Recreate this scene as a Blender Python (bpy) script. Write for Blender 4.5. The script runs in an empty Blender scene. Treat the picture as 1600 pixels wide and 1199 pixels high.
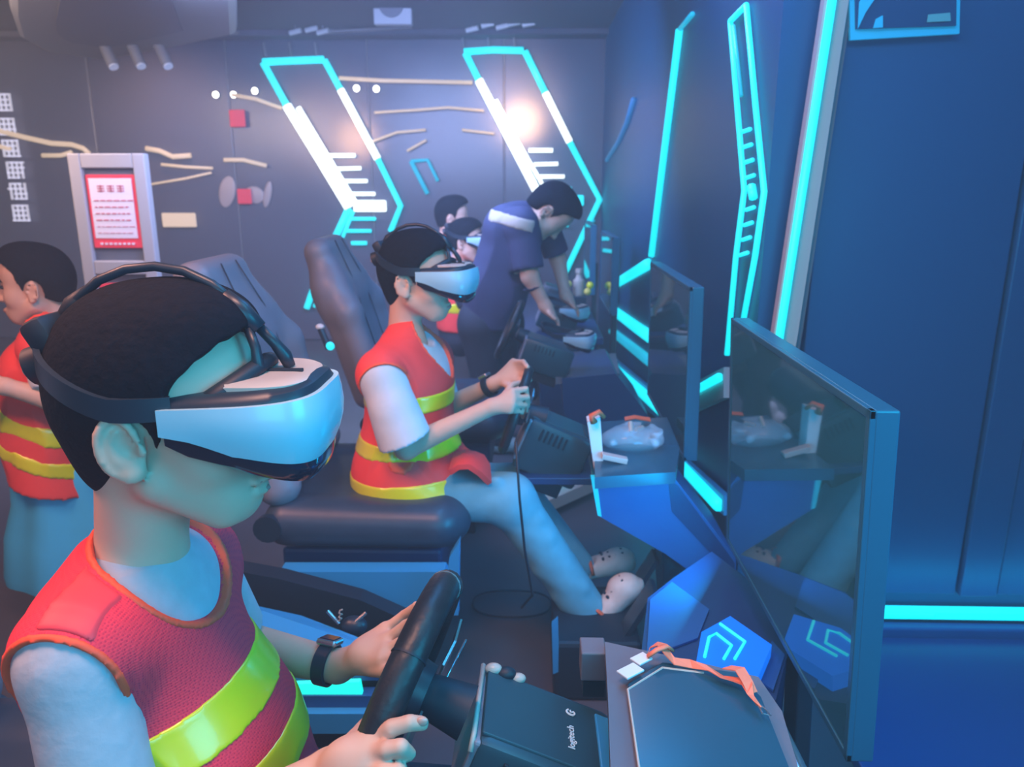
import bpy, bmesh, math, random
import numpy as np
from mathutils import Vector, Matrix

random.seed(7)
SC = bpy.context.scene
COL = SC.collection
# ------------------------------------------------------------------ camera
CAM_H = 1.30
FOC = 1200.0
PITCH = math.atan(310 / 1200)
YAW = math.atan(32 / 1200 * math.cos(PITCH))
cd = bpy.data.cameras.new('camera')
cam = bpy.data.objects.new('camera', cd)
COL.objects.link(cam)
cam.location = (0, 0, CAM_H)
cam.rotation_euler = (math.pi / 2 - PITCH, 0, YAW)
cd.sensor_width = 36
cd.lens = FOC / 1600 * 36
cd.clip_start = 0.02
cd.dof.use_dof = True
cd.dof.focus_distance = 0.95
cd.dof.aperture_fstop = 7.0
SC.camera = cam
# ------------------------------------------------------------------ view, world
SC.view_settings.view_transform = 'Standard'
SC.view_settings.look = 'None'
SC.view_settings.exposure = 0.0
SC.view_settings.gamma = 1.0
SC.view_settings.use_curve_mapping = False
W = bpy.data.worlds.new('world')
SC.world = W
W.use_nodes = True
W.node_tree.nodes['Background'].inputs['Color'].default_value = (0.10, 0.30, 0.75, 1)
W.node_tree.nodes['Background'].inputs['Strength'].default_value = 0.42
hz = W.node_tree.nodes.new('ShaderNodeVolumeScatter')      # thin haze in the air of the whole hall
hz.inputs['Color'].default_value = (.72, .84, 1, 1)
hz.inputs['Density'].default_value = .033
hz.inputs['Anisotropy'].default_value = .1
W.node_tree.links.new(hz.outputs['Volume'], W.node_tree.nodes['World Output'].inputs['Volume'])
SC.cycles.volume_bounces = 0
SC.cycles.volume_step_rate = 4


def aim(o, target):
    d = Vector(target) - o.location
    o.rotation_euler = d.to_track_quat('-Z', 'Y').to_euler()


def area(name, loc, target, size, power, color, sy=None):
    l = bpy.data.lights.new(name, 'AREA')
    l.energy = power
    l.color = color
    l.shape = 'RECTANGLE'
    l.size = size
    l.size_y = sy or size
    o = bpy.data.objects.new(name, l)
    COL.objects.link(o)
    o.location = loc
    aim(o, target)
    return o


def spot(name, loc, target, power, color, angle=50, blend=.8, rad=.04):
    l = bpy.data.lights.new(name, 'SPOT')
    l.energy = power
    l.color = color
    l.spot_size = math.radians(angle)
    l.spot_blend = blend
    l.shadow_soft_size = rad
    o = bpy.data.objects.new(name, l)
    COL.objects.link(o)
    o.location = loc
    aim(o, target)
    return o


TEAL = (0.05, 0.62, 1.0)
BLUE = (0.02, 0.20, 1.0)
WARM = (1.0, 0.62, 0.45)
area('teal_side_light', (0.95, 0.25, 1.25), (-0.2, 0.9, 0.85), 0.6, 15, (0.0, 0.55, 0.95))
area('teal_top_light', (0.60, 0.9, 2.38), (0.2, 1.1, 0.6), 0.5, 12, (0.05, 0.55, 0.9))
area('teal_booth_light', (0.25, -0.5, 1.35), (-0.3, 1.1, 0.85), 0.8, 16, (0.05, 0.52, 0.85))  # unseen teal light behind the camera, aimed at the boys
area('warm_ceiling_light', (-1.45, 0.9, 2.38), (-0.4, 0.95, 0.8), 0.7, 50, (1.0, 0.44, 0.34))
area('warm_overhead_light', (-0.30, 0.55, 2.40), (-0.30, 0.95, 0.8), 0.5, 27, (1.0, 0.50, 0.38))
area('emblem_glow', (0.36, 1.52, 0.62), (-0.3, 1.85, 0.45), 0.22, 3.6, (0.0, 0.48, 1.0))  # added fill onto jeans and seat side, not cast by the emblem
area('blue_aisle_light', (0.35, 2.6, 2.38), (0.45, 3.2, 0), 0.5, 42, (0.03, 0.38, 1.0), sy=2.4)
area('blue_hall_light', (1.7, 0.9, 2.3), (1.6, 2.0, 0.3), 0.8, 9, (0.01, 0.22, 0.9))
area('floor_bar_glow', (1.9, 1.93, 0.13), (1.9, 2.08, 0.22), 2.4, 2.2, (0.0, 0.55, 1.0), sy=.03)
area('hall_back_light', (-0.9, 4.0, 2.38), (-0.9, 6.0, 0.9), 1.6, 185, (0.34, 0.48, 1.0), sy=2.4)
area('hall_left_light', (-3.0, 3.4, 2.38), (-3.2, 6.0, 1.2), 1.4, 75, (1.0, 0.78, 0.70))
area('hall_rear_light', (-1.0, -1.2, 2.38), (-1.0, 2.5, 1.9), 1.4, 14, (0.75, 0.78, 1.0))
spot('warm_wall_spot', (-2.7, 5.5, 2.3), (-3.05, 6.5, 1.75), 170, (1.0, 0.60, 0.48), 80, 1, .20)
spot('warm_chevron_spot', (-0.1, 5.6, 1.85), (-0.12, 6.5, 1.95), 75, (1.0, 0.56, 0.28), 55, 1, .17)
spot('warm_chevron_spot', (-1.6, 5.6, 1.7), (-1.66, 6.5, 1.75), 40, (1.0, 0.52, 0.26), 62, 1, .17)
spot('warm_pillar_spot', (0.30, 2.9, 2.3), (0.60, 2.35, 1.75), 16, (1.0, 0.60, 0.45), 70, 1, .10)

# ------------------------------------------------------------------ photo ray helper: a point at a real depth
_cp, _sp, _cy, _sy = math.cos(PITCH), math.sin(PITCH), math.cos(YAW), math.sin(YAW)
FWD = np.array([-_sy * _cp, _cy * _cp, -_sp])
RGT = np.array([_cy, _sy, 0.0])
UPV = np.cross(RGT, FWD)
EYE = np.array([0, 0, CAM_H])


def P(px, py, Y=None, X=None, Z=None):
    d = FWD * FOC + RGT * (px - 800) - UPV * (py - 599.5)
    if Y is not None:
        t = Y / d[1]
    elif X is not None:
        t = X / d[0]
    else:
        t = (Z - CAM_H) / d[2]
    return EYE + d * t


def PW(px, py, a, b):
    """ray meets the vertical plane through the floor points a and b"""
    d = FWD * FOC + RGT * (px - 800) - UPV * (py - 599.5)
    n = np.array([b[1] - a[1], a[0] - b[0], 0.0])
    t = (n @ (np.array([a[0], a[1], 0]) - EYE)) / (n @ d)
    return EYE + d * t


# ------------------------------------------------------------------ materials
def mat(name, col, rough=.5, metal=0., spec=.5, emit=None, es=0., noise=0., nscale=20., bump=0., coat=0., alpha=1., ior=None, trans=0., sheen=0., vary=None):
    m = bpy.data.materials.new(name)
    m.use_nodes = True
    nt = m.node_tree
    b = nt.nodes['Principled BSDF']
    b.inputs['Base Color'].default_value = (*col, 1)
    b.inputs['Roughness'].default_value = rough
    b.inputs['Metallic'].default_value = metal
    b.inputs['Specular IOR Level'].default_value = spec
    b.inputs['Coat Weight'].default_value = coat
    b.inputs['Coat Roughness'].default_value = .08
    b.inputs['Alpha'].default_value = alpha
    b.inputs['Transmission Weight'].default_value = trans
    b.inputs['Sheen Weight'].default_value = sheen
    if ior:
        b.inputs['IOR'].default_value = ior
    if emit:
        b.inputs['Emission Color'].default_value = (*emit, 1)
        b.inputs['Emission Strength'].default_value = es
    if noise or bump:
        tc = nt.nodes.new('ShaderNodeTexCoord')
        n = nt.nodes.new('ShaderNodeTexNoise')
        n.inputs['Scale'].default_value = nscale
        n.inputs['Detail'].default_value = 4
        nt.links.new(tc.outputs['Object'], n.inputs['Vector'])
        if noise:
            mx = nt.nodes.new('ShaderNodeMix')
            mx.data_type = 'RGBA'
            mx.inputs[6].default_value = (*[c * (1 - noise) for c in col], 1)
            v = vary or [min(1, c * (1 + noise)) for c in col]
            mx.inputs[7].default_value = (*v, 1)
            nt.links.new(n.outputs['Fac'], mx.inputs[0])
            nt.links.new(mx.outputs[2], b.inputs['Base Color'])
        if bump:
            bp = nt.nodes.new('ShaderNodeBump')
            bp.inputs['Strength'].default_value = bump
            bp.inputs['Distance'].default_value = .004
            nt.links.new(n.outputs['Fac'], bp.inputs['Height'])
            nt.links.new(bp.outputs['Normal'], b.inputs['Normal'])
    return m


def mesh_cloth(name, c1, c2, scale):
    """fine woven mesh: two crossing wave patterns"""
    m = mat(name, c1, rough=.75, spec=.2)
    nt = m.node_tree
    b = nt.nodes['Principled BSDF']
    tc = nt.nodes.new('ShaderNodeTexCoord')
    vo = nt.nodes.new('ShaderNodeTexVoronoi')
    vo.inputs['Scale'].default_value = scale
    vo.inputs['Randomness'].default_value = .15
    nt.links.new(tc.outputs['Object'], vo.inputs['Vector'])
    r = nt.nodes.new('ShaderNodeValToRGB')
    r.color_ramp.elements[0].position = .12
    r.color_ramp.elements[0].color = (*c2, 1)
    r.color_ramp.elements[1].position = .45
    r.color_ramp.elements[1].color = (*c1, 1)
    nt.links.new(vo.outputs['Distance'], r.inputs['Fac'])
    nt.links.new(r.outputs['Color'], b.inputs['Base Color'])
    bp = nt.nodes.new('ShaderNodeBump')
    bp.inputs['Strength'].default_value = .35
    bp.inputs['Distance'].default_value = .002
    nt.links.new(vo.outputs['Distance'], bp.inputs['Height'])
    nt.links.new(bp.outputs['Normal'], b.inputs['Normal'])
    return m


M = dict(
    skin=mat('skin', (.66, .40, .30), rough=.52, spec=.35, noise=.06, nscale=30),
    hair=mat('hair', (.004, .006, .013), rough=.85, spec=.12, noise=.4, nscale=90, bump=.6),
    lip=mat('lip', (.50, .22, .20), rough=.45),
    dark=mat('dark_plastic', (.012, .026, .045), rough=.38, spec=.5, noise=.2, nscale=8),  # blue haze put into this dark base colour
    black=mat('black_rubber', (.006, .014, .028), rough=.55),  # black shifted to navy, the hazy air painted in
    pod=mat('pod_plastic', (.018, .060, .085), rough=.36, noise=.15, nscale=6, bump=.08),
    leather=mat('black_leather', (.028, .050, .085), rough=.40, spec=.5, noise=.25, nscale=14, bump=.25),  # black leather, haze tint included in its colour
    leather2=mat('grey_leather', (.22, .23, .29), rough=.42, spec=.5, noise=.2, nscale=10, bump=.2),
    rim=mat('wheel_leather', (.016, .018, .024), rough=.42, spec=.45, noise=.3, nscale=60, bump=.3),
    visor=mat('white_gloss', (.36, .60, .72), rough=.28, coat=.3),  # white shell with cyan light put into its base colour
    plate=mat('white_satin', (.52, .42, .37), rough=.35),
    smoke=mat('smoked_gloss', (.012, .014, .030), rough=.12, coat=.6),
    silver=mat('silver', (.55, .56, .6), rough=.25, metal=.9),
    vest=mesh_cloth('orange_mesh', (1.0, .05, .085), (.72, .02, .07), 330),
    vestp=mat('orange_patch', (.95, .05, .075), rough=.55, noise=.08, nscale=12),
    vest2=mat('orange_cloth', (.95, .055, .05), rough=.7, noise=.1, nscale=18),
    piping=mat('orange_piping', (1.0, .09, .035), rough=.6),
    lime=mat('lime_band', (.74, .70, .012), rough=.30, spec=.6, coat=.3, noise=.1, nscale=14),
    tee=mat('grey_shirt', (.42, .45, .52), rough=.9, noise=.12, nscale=60, bump=.3),
    tee2=mat('white_shirt', (.60, .63, .70), rough=.9, noise=.08, nscale=30, bump=.2),
    skirt=mat('pale_blue_cloth', (.05, .50, .85), rough=.8, noise=.1, nscale=9, bump=.2),
    jeans=mat('pale_jeans', (.12, .36, .47), rough=.85, noise=.2, nscale=24, bump=.3),
    navy=mat('navy_cloth', (.040, .048, .115), rough=.8, noise=.12, nscale=10, bump=.2),
    trousers=mat('dark_trousers', (.018, .024, .045), rough=.8),
    beige=mat('beige_strip', (.44, .37, .32), rough=.6),
    white=mat('white_plastic', (.68, .68, .70), rough=.4),
    shoe=mat('shoe_white', (.62, .54, .50), rough=.6, noise=.2, nscale=40),
    strap=mat('orange_strap', (.75, .13, .05), rough=.6),
    lany=mat('orange_lanyard', (.90, .22, .12), rough=.6, noise=.15, nscale=60),
    floor=mat('dark_floor', (.085, .080, .100), rough=.35, noise=.25, nscale=5, bump=.05),
    ceil=mat('grey_ceiling', (.105, .105, .135), rough=.8, noise=.06, nscale=2),
    glass=mat('dark_glass', (.105, .108, .150), rough=.26, spec=.6, noise=.1, nscale=1.2),
    seam=mat('seam', (.22, .22, .25), rough=.4),
    blue=mat('blue_panel', (.012, .095, .290), rough=.42, noise=.12, nscale=2.5),
    bluel=mat('light_blue_panel', (.03, .30, .62), rough=.35, noise=.1, nscale=3),
    navyp=mat('navy_panel', (.008, .040, .130), rough=.40, noise=.15, nscale=3),
    wallb=mat('blue_wall', (.005, .070, .185), rough=.42, noise=.10, nscale=1.5),
    console=mat('console_top', (.015, .075, .125), rough=.22, noise=.1, nscale=4),
    greyp=mat('grey_board', (.125, .125, .155), rough=.45, noise=.08, nscale=8),
    pinkg=mat('pale_board', (.50, .40, .38), rough=.4, noise=.1, nscale=3),
    screen=mat('screen_glass', (.015, .120, .170), rough=.035, spec=1.0, ior=1.9),
    frame=mat('monitor_frame', (.015, .110, .190), rough=.30, noise=.1, nscale=5),
    led=mat('cyan_led', (.05, .5, .55), emit=(.0, .78, .92), es=1.25),
    ledhot=mat('white_led', (.6, .8, .8), emit=(.92, 1.0, .98), es=1.7),
    leds=mat('soft_led', (.02, .3, .4), emit=(.0, .50, .75), es=.75),
    ledg=mat('green_led', (.05, .5, .4), emit=(.0, .90, .72), es=1.1),
    emblem=mat('emblem_blue', (.01, .1, .5), emit=(.0, .15, .80), es=1.0, rough=.2),
    rope=mat('warm_rope_light', (.5, .4, .3), emit=(.62, .46, .32), es=.85),  # glowing tone for the mirrored light lines, also the beige plate
    bulb=mat('bulb', (.9, .9, .8), emit=(1, .95, .82), es=4.),
    red=mat('red_sign', (.80, .03, .06), rough=.5, emit=(.8, .03, .06), es=.25),
    paper=mat('paper', (.80, .66, .68), rough=.6),
    ink=mat('red_ink', (.62, .12, .16), rough=.6),
    blackink=mat('black_ink', (.02, .02, .03), rough=.6),
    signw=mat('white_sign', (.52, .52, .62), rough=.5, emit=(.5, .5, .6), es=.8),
    board=mat('sign_frame', (.42, .36, .35), rough=.35),
    postblue=mat('poster_blue', (.005, .05, .14), rough=.4),
    postcyan=mat('poster_cyan', (.02, .38, .62), rough=.4, emit=(.0, .35, .6), es=.35),
    bag=mat('clear_bag', (.55, .7, .8), rough=.12, alpha=.28),
    yellow=mat('yellow_thing', (.75, .6, .12), rough=.5),
    logo=mat('white_print', (.75, .82, .85), rough=.5),
    mint=mat('mint_nail', (.60, .36, .30), rough=.25, coat=.5),
)


# ------------------------------------------------------------------ objects
WL = {}


def setp(o, label=None, cat=None, group=None, kind=None):
    if label: o['label'] = label
    if cat: o['category'] = cat
    if group: o['group'] = group
    if kind: o['kind'] = kind
    return o


def thing(name, loc, label, cat, group=None):
    o = bpy.data.objects.new(name, None)
    o.empty_display_size = .05
    COL.objects.link(o)
    o.location = tuple(float(v) for v in loc)
    WL[o] = np.array(loc, float)
    return setp(o, label, cat, group)


def mesh_from(name, V, Fc, mt, smooth=False, origin=(0, 0, 0)):
    V = np.asarray(V, float) - np.asarray(origin, float)
    me = bpy.data.meshes.new(name)
    me.from_pydata(V.tolist(), [], [tuple(int(i) for i in f) for f in Fc])
    me.validate()
    me.update()
    me.materials.append(mt)
    if smooth:
        me.polygons.foreach_set('use_smooth', [True] * len(me.polygons))
    return me


class MB:
    def __init__(s):
        s.v = []
        s.f = []

    def add(s, V, Fc):
        n = len(s.v)
        s.v += [tuple(float(c) for c in v) for v in V]
        s.f += [tuple(i + n for i in f) for f in Fc]
        return s

    def box(s, c, size, R=None, bev=0.):
        bm = bmesh.new()
        bmesh.ops.create_cube(bm, size=1)
        for v in bm.verts:
            v.co = Vector((v.co.x * size[0], v.co.y * size[1], v.co.z * size[2]))
        if bev:
            bmesh.ops.bevel(bm, geom=bm.edges[:], offset=bev, segments=2, affect='EDGES', profile=.5)
        if R is not None:
            bm.transform(R)
        bm.verts.index_update()
        s.add([np.array(v.co) + np.array(c) for v in bm.verts], [[v.index for v in f.verts] for f in bm.faces])
        bm.free()
        return s

    def prism(s, poly, th):
        """poly: 3D points, th: extrusion vector"""
        n = len(poly)
        a = [np.array(p, float) for p in poly]
        th = np.array(th, float)
        nrm = sum(np.cross(a[i] - a[0], a[(i + 1) % n] - a[0]) for i in range(n))
        if nrm @ th > 0:
            a = a[::-1]
        b = [p + th for p in a]
        F_ = [list(range(n)), [n + i for i in range(n)][::-1]]
        for i in range(n):
            j = (i + 1) % n
            F_.append([i, n + i, n + j, j])
        return s.add(a + b, F_)

    def tube(s, pts, r, n=8, closed=False, squash=None):
        pts = [np.array(p, float) for p in pts]
        k = len(pts)
        rr = r if isinstance(r, (list, tuple, np.ndarray)) else [r] * k
        V = []
        prev = None
        for i in range(k):
            a = pts[(i - 1) % k] if (closed or i > 0) else pts[i]
            b = pts[(i + 1) % k] if (closed or i < k - 1) else pts[i]
            t = b - a
            t = t / (np.linalg.norm(t) + 1e-9)
            if prev is None:
                u = np.cross(t, [0, 0, 1])
                if np.linalg.norm(u) < .1:
                    u = np.cross(t, [1, 0, 0])
            else:
                u = prev - t * (prev @ t)
            u = u / np.linalg.norm(u)
            prev = u
            w = np.cross(t, u)
            sq = squash or 1.
            for j in range(n):
                an = 2 * math.pi * j / n
                V.append(pts[i] + rr[i] * (math.cos(an) * u + sq * math.sin(an) * w))
        Fc = []
        for i in range(k if closed else k - 1):
            i2 = (i + 1) % k
            for j in range(n):
                j2 = (j + 1) % n
                Fc.append([i * n + j, i * n + j2, i2 * n + j2, i2 * n + j])
        if not closed:
            Fc.append(list(range(n))[::-1])
            Fc.append([(k - 1) * n + j for j in range(n)])
        return s.add(V, Fc)

    def ribbon(s, pts, wv, th):
        """flat strap through pts; wv = half-width vectors (one or per point), th thickness"""
        k = len(pts)
        pts = [np.array(p, float) for p in pts]
        wv = [np.array(w, float) for w in wv] if np.ndim(wv[0]) else [np.array(wv, float)] * k
        V = []
        for i in range(k):
            t = pts[min(i + 1, k - 1)] - pts[max(i - 1, 0)]
            n_ = np.cross(t, wv[i])
            n_ = n_ / (np.linalg.norm(n_) + 1e-9) * th / 2
            V += [pts[i] - wv[i] - n_, pts[i] + wv[i] - n_, pts[i] + wv[i] + n_, pts[i] - wv[i] + n_]
        Fc = []
        for i in range(k - 1):
            for j in range(4):
                j2 = (j + 1) % 4
                Fc.append([i * 4 + j, i * 4 + j2, i * 4 + 4 + j2, i * 4 + 4 + j])
        Fc += [[3, 2, 1, 0], [(k - 1) * 4 + j for j in range(4)]]
        return s.add(V, Fc)

    def ell(s, c, r, R=None, nu=16, nv=10):
        V = []
        for i in range(nv + 1):
            a = math.pi * i / nv
            for j in range(nu):
                b = 2 * math.pi * j / nu
                p = np.array([r[0] * math.sin(a) * math.cos(b), r[1] * math.sin(a) * math.sin(b), r[2] * math.cos(a)])
                if R is not None:
                    p = np.array(R.to_3x3()) @ p
                V.append(p + np.array(c))
        Fc = []
        for i in range(nv):
            for j in range(nu):
                j2 = (j + 1) % nu
                Fc.append([i * nu + j, (i + 1) * nu + j, (i + 1) * nu + j2, i * nu + j2])
        return s.add(V, Fc)

    def cyl(s, a, b, r, n=16, r2=None):
        return s.tube([a, b], [r, r if r2 is None else r2], n)

    def loft(s, rings, cap=True, closed=True):
        n = len(rings[0])
        V = [p for r in rings for p in r]
        Fc = []
        for i in range(len(rings) - 1):
            for j in range(n if closed else n - 1):
                j2 = (j + 1) % n
                Fc.append([i * n + j, i * n + j2, (i + 1) * n + j2, (i + 1) * n + j])
        if cap:
            Fc.append(list(range(n))[::-1])
            Fc.append([(len(rings) - 1) * n + j for j in range(n)])
        return s.add(V, Fc)

    def part(s, name, mt, parent, label=None, smooth=False, kind=None):
        me = mesh_from(name, s.v, s.f, M[mt] if isinstance(mt, str) else mt, smooth, WL[parent])
        fixn(me)
        o = bpy.data.objects.new(name, me)
        COL.objects.link(o)
        o.parent = parent
        WL[o] = WL[parent]
        if smooth == 'auto':
            sharp(me)
        return setp(o, label, None, None, kind)

    def top(s, name, mt, label=None, cat=None, group=None, kind=None, smooth=False, origin=None):
        V = np.array(s.v)
        if origin is None:
            origin = [(V[:, 0].min() + V[:, 0].max()) / 2, (V[:, 1].min() + V[:, 1].max()) / 2, V[:, 2].min()]
        me = mesh_from(name, s.v, s.f, M[mt] if isinstance(mt, str) else mt, smooth, origin)
        fixn(me)
        o = bpy.data.objects.new(name, me)
        COL.objects.link(o)
        o.location = tuple(float(v) for v in origin)
        WL[o] = np.array(origin, float)
        if smooth == 'auto':
            sharp(me)
        return setp(o, label, cat, group, kind)


def fixn(me):
    bm = bmesh.new()
    bm.from_mesh(me)
    bmesh.ops.recalc_face_normals(bm, faces=bm.faces[:])
    bm.to_mesh(me)
    bm.free()


def sharp(me, ang=35):
    bm = bmesh.new()
    bm.from_mesh(me)
    c = math.radians(ang)
    for e in bm.edges:
        if len(e.link_faces) == 2 and e.calc_face_angle(0) > c:
            e.smooth = False
    bm.to_mesh(me)
    bm.free()


def copy_tree(o, dloc=(0, 0, 0), label=None, parent=None):
    c = o.copy()
    COL.objects.link(c)
    if parent is not None:
        c.parent = parent
        WL[c] = WL[parent]
    else:
        c.location = Vector(o.location) + Vector(dloc)
        WL[c] = np.array(c.location)
        if label: c['label'] = label
    for ch in [x for x in COL.objects if x.parent == o]:
        copy_tree(ch, parent=c)
    return c


# ------------------------------------------------------------------ implicit surfaces (numpy surface nets)
def ell(c, r, R=None):
    c = np.array(c, float)
    r = np.array(r, float)
    R3 = None if R is None else np.array(R.to_3x3())

    def f(X):
        p = X - c
        if R3 is not None:
            p = p @ R3
        k0 = np.sqrt(((p / r) ** 2).sum(-1))
        k1 = np.sqrt(((p / (r * r)) ** 2).sum(-1)) + 1e-9
        return k0 * (k0 - 1) / k1
    m = max(r) if R is not None else r
    return f, c - m, c + m


def cone(a, b, ra, rb, flat=None):
    """tapered capsule; flat=(vector, factor) squeezes the section along a direction"""
    a = np.array(a, float)
    b = np.array(b, float)
    ab = b - a
    L2 = ab @ ab + 1e-12
    if flat is not None:
        fv = np.array(flat[0], float)
        fv /= np.linalg.norm(fv)
        fk = flat[1]

    def f(X):
        p = X - a
        t = np.clip((p @ ab) / L2, 0, 1)
        q = p - t[..., None] * ab
        if flat is not None:
            s_ = q @ fv
            q = q + (fk - 1) * s_[..., None] * fv
            return (np.sqrt((q ** 2).sum(-1)) - (ra + (rb - ra) * t)) / (1 + .35 * (fk - 1))
        return np.sqrt((q ** 2).sum(-1)) - (ra + (rb - ra) * t)
    m = max(ra, rb)
    return f, np.minimum(a, b) - m, np.maximum(a, b) + m


def rbox(c, hs, r, R=None):
    c = np.array(c, float)
    hs = np.array(hs, float) - r
    R3 = None if R is None else np.array(R.to_3x3())

    def f(X):
        p = X - c
        if R3 is not None:
            p = p @ R3
        q = np.abs(p) - hs
        return np.sqrt((np.maximum(q, 0) ** 2).sum(-1)) + np.minimum(q.max(-1), 0) - r
    m = np.linalg.norm(hs) + r if R is not None else hs + r
    return f, c - m, c + m


class SDF:
    def __init__(s, prims=None, h=.005, lo=None, hi=None, pad=.03):
        if prims is not None:
            lo = np.min([p[1] for p, k, o in prims], 0) - pad
            hi = np.max([p[2] for p, k, o in prims], 0) + pad
        s.h = h
        s.lo = np.array(lo, float)
        s.n = np.ceil((np.array(hi) - s.lo) / h).astype(int) + 1
        s.A = np.full(s.n, 1e3, dtype=np.float32)
        if prims is not None:
            for p, k, o in prims:
                s.u(p, k, o)

    def _blk(s, lo, hi):
        i0 = np.clip(np.floor((lo - s.lo) / s.h).astype(int), 0, s.n)
        i1 = np.clip(np.ceil((hi - s.lo) / s.h).astype(int) + 1, 0, s.n)
        g = [s.lo[a] + s.h * np.arange(i0[a], i1[a]) for a in range(3)]
        X = np.stack(np.meshgrid(*g, indexing='ij'), -1)
        return tuple(slice(i0[a], i1[a]) for a in range(3)), X

    def u(s, p, k=.01, off=0.):
        f, lo, hi = p
        m = k * 1.5 + abs(off) + 3 * s.h
        sl, X = s._blk(lo - m, hi + m)
        if X.size == 0: return s
        b = f(X) - off
        a = s.A[sl]
        if k > 0:
            hh = np.clip(.5 + .5 * (a - b) / k, 0, 1)
            s.A[sl] = a + (b - a) * hh - k * hh * (1 - hh)
        else:
            s.A[sl] = np.minimum(a, b)
        return s

    def cut(s, p, k=.004, off=0.):
        f, lo, hi = p
        m = k * 1.5 + abs(off) + 3 * s.h
        sl, X = s._blk(lo - m, hi + m)
        if X.size == 0: return s
        b = -(f(X) - off)
        a = s.A[sl]
        if k > 0:
            hh = np.clip(.5 - .5 * (a - b) / k, 0, 1)
            s.A[sl] = a + (b - a) * hh + k * hh * (1 - hh)
        else:
            s.A[sl] = np.maximum(a, b)
        return s

    def plane(s, pt, nrm):
        """keep the side the normal points away from"""
        nrm = np.array(nrm, float)
        nrm /= np.linalg.norm(nrm)
        _, X = s._blk(s.lo, s.lo + s.n * s.h)
        X = X[:s.n[0], :s.n[1], :s.n[2]]
        s.A = np.maximum(s.A, ((X - np.array(pt)) @ nrm).astype(np.float32))
        return s

    def field(s, fn):
        _, X = s._blk(s.lo, s.lo + s.n * s.h)
        X = X[:s.n[0], :s.n[1], :s.n[2]]
        s.A = fn(s.A, X)
        return s

    def copy(s):
        c = SDF.__new__(SDF)
        c.h, c.lo, c.n, c.A = s.h, s.lo, s.n, s.A.copy()
        return c

    def grow(s, d):
        s.A = s.A - d
        return s

    def mesh(s):
        A = s.A
        ins = A < 0
        c = sum(ins[i:ins.shape[0] - 1 + i, j:ins.shape[1] - 1 + j, k:ins.shape[2] - 1 + k].astype(np.int8) for i in (0, 1) for j in (0, 1) for k in (0, 1))
        act = (c > 0) & (c < 8)
        idx = np.argwhere(act)
        vid = np.full(act.shape, -1, dtype=np.int64)
        vid[act] = np.arange(len(idx))
        acc = np.zeros((len(idx), 3))
        cnt = np.zeros(len(idx))
        offs = [(i, j, k) for i in (0, 1) for j in (0, 1) for k in (0, 1)]
        for o in offs:
            for ax in range(3):
                if o[ax]: continue
                o2 = list(o)
                o2[ax] = 1
                a = A[idx[:, 0] + o[0], idx[:, 1] + o[1], idx[:, 2] + o[2]]
                b = A[idx[:, 0] + o2[0], idx[:, 1] + o2[1], idx[:, 2] + o2[2]]
                m = (a < 0) != (b < 0)
                t = np.where(m, a / np.where(m, a - b, 1), 0)
                pos = np.tile(np.array(o, float), (len(idx), 1))
                pos[:, ax] += t
                acc[m] += pos[m]
                cnt[m] += 1
        V = s.lo + s.h * (idx + acc / np.maximum(cnt, 1)[:, None])
        Fc = []
        for ax in range(3):
            b1, b2 = [(1, 2), (2, 0), (0, 1)][ax]
            sl0 = [slice(None)] * 3
            sl1 = [slice(None)] * 3
            sl0[ax] = slice(0, -1)
            sl1[ax] = slice(1, None)
            x = ins[tuple(sl0)] != ins[tuple(sl1)]
            e = np.argwhere(x)
            e = e[(e[:, b1] > 0) & (e[:, b2] > 0) & (e[:, b1] < A.shape[b1] - 1) & (e[:, b2] < A.shape[b2] - 1)]
            sgn = ins[tuple(sl0)][e[:, 0], e[:, 1], e[:, 2]]

            def g(d1, d2):
                q = e.copy()
                q[:, b1] += d1
                q[:, b2] += d2
                return vid[q[:, 0], q[:, 1], q[:, 2]]
            q = np.stack([g(-1, -1), g(0, -1), g(0, 0), g(-1, 0)], 1)
            q[~sgn] = q[~sgn][:, ::-1]
            Fc.append(q)
        Fc = np.concatenate(Fc)
        Fc = Fc[(Fc >= 0).all(1)]
        return V, Fc

    def obj(s, name, mt, parent, label=None, smooth_it=2, cats=None):
        V, Fc = s.mesh()
        if smooth_it and len(Fc):
            E_ = np.concatenate([Fc[:, [0, 1]], Fc[:, [1, 2]], Fc[:, [2, 3]], Fc[:, [3, 0]]])
            for _ in range(smooth_it):
                for lam in (.55, -.5):
                    ac = np.zeros_like(V)
                    cn = np.zeros(len(V))
                    for a, b in ((0, 1), (1, 0)):
                        for d in range(3):
                            ac[:, d] += np.bincount(E_[:, a], V[E_[:, b], d], len(V))
                        cn += np.bincount(E_[:, a], minlength=len(V))
                    V = V + lam * (ac / np.maximum(cn, 1)[:, None] - V)
        V = V - WL[parent] if parent is not None else V
        me = bpy.data.meshes.new(name)
        nv, nf = len(V), len(Fc)
        me.vertices.add(nv)
        me.vertices.foreach_set('co', V.astype(np.float32).ravel())
        me.loops.add(nf * 4)
        me.loops.foreach_set('vertex_index', Fc.astype(np.int32).ravel())
        me.polygons.add(nf)
        me.polygons.foreach_set('loop_start', np.arange(nf, dtype=np.int32) * 4)
        me.polygons.foreach_set('use_smooth', np.ones(nf, dtype=bool))
        me.update(calc_edges=True)
        me.validate()
        me.materials.append(M[mt] if isinstance(mt, str) else mt)
        o = bpy.data.objects.new(name, me)
        COL.objects.link(o)
        if parent is not None:
            o.parent = parent
            WL[o] = WL[parent]
        return setp(o, label)


def slab(pt, nrm, half):
    pt = np.array(pt, float)
    nrm = np.array(nrm, float)
    nrm = nrm / np.linalg.norm(nrm)
    return lambda A, X: np.maximum(A, (np.abs((X - pt) @ nrm) - half).astype(np.float32))


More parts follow.
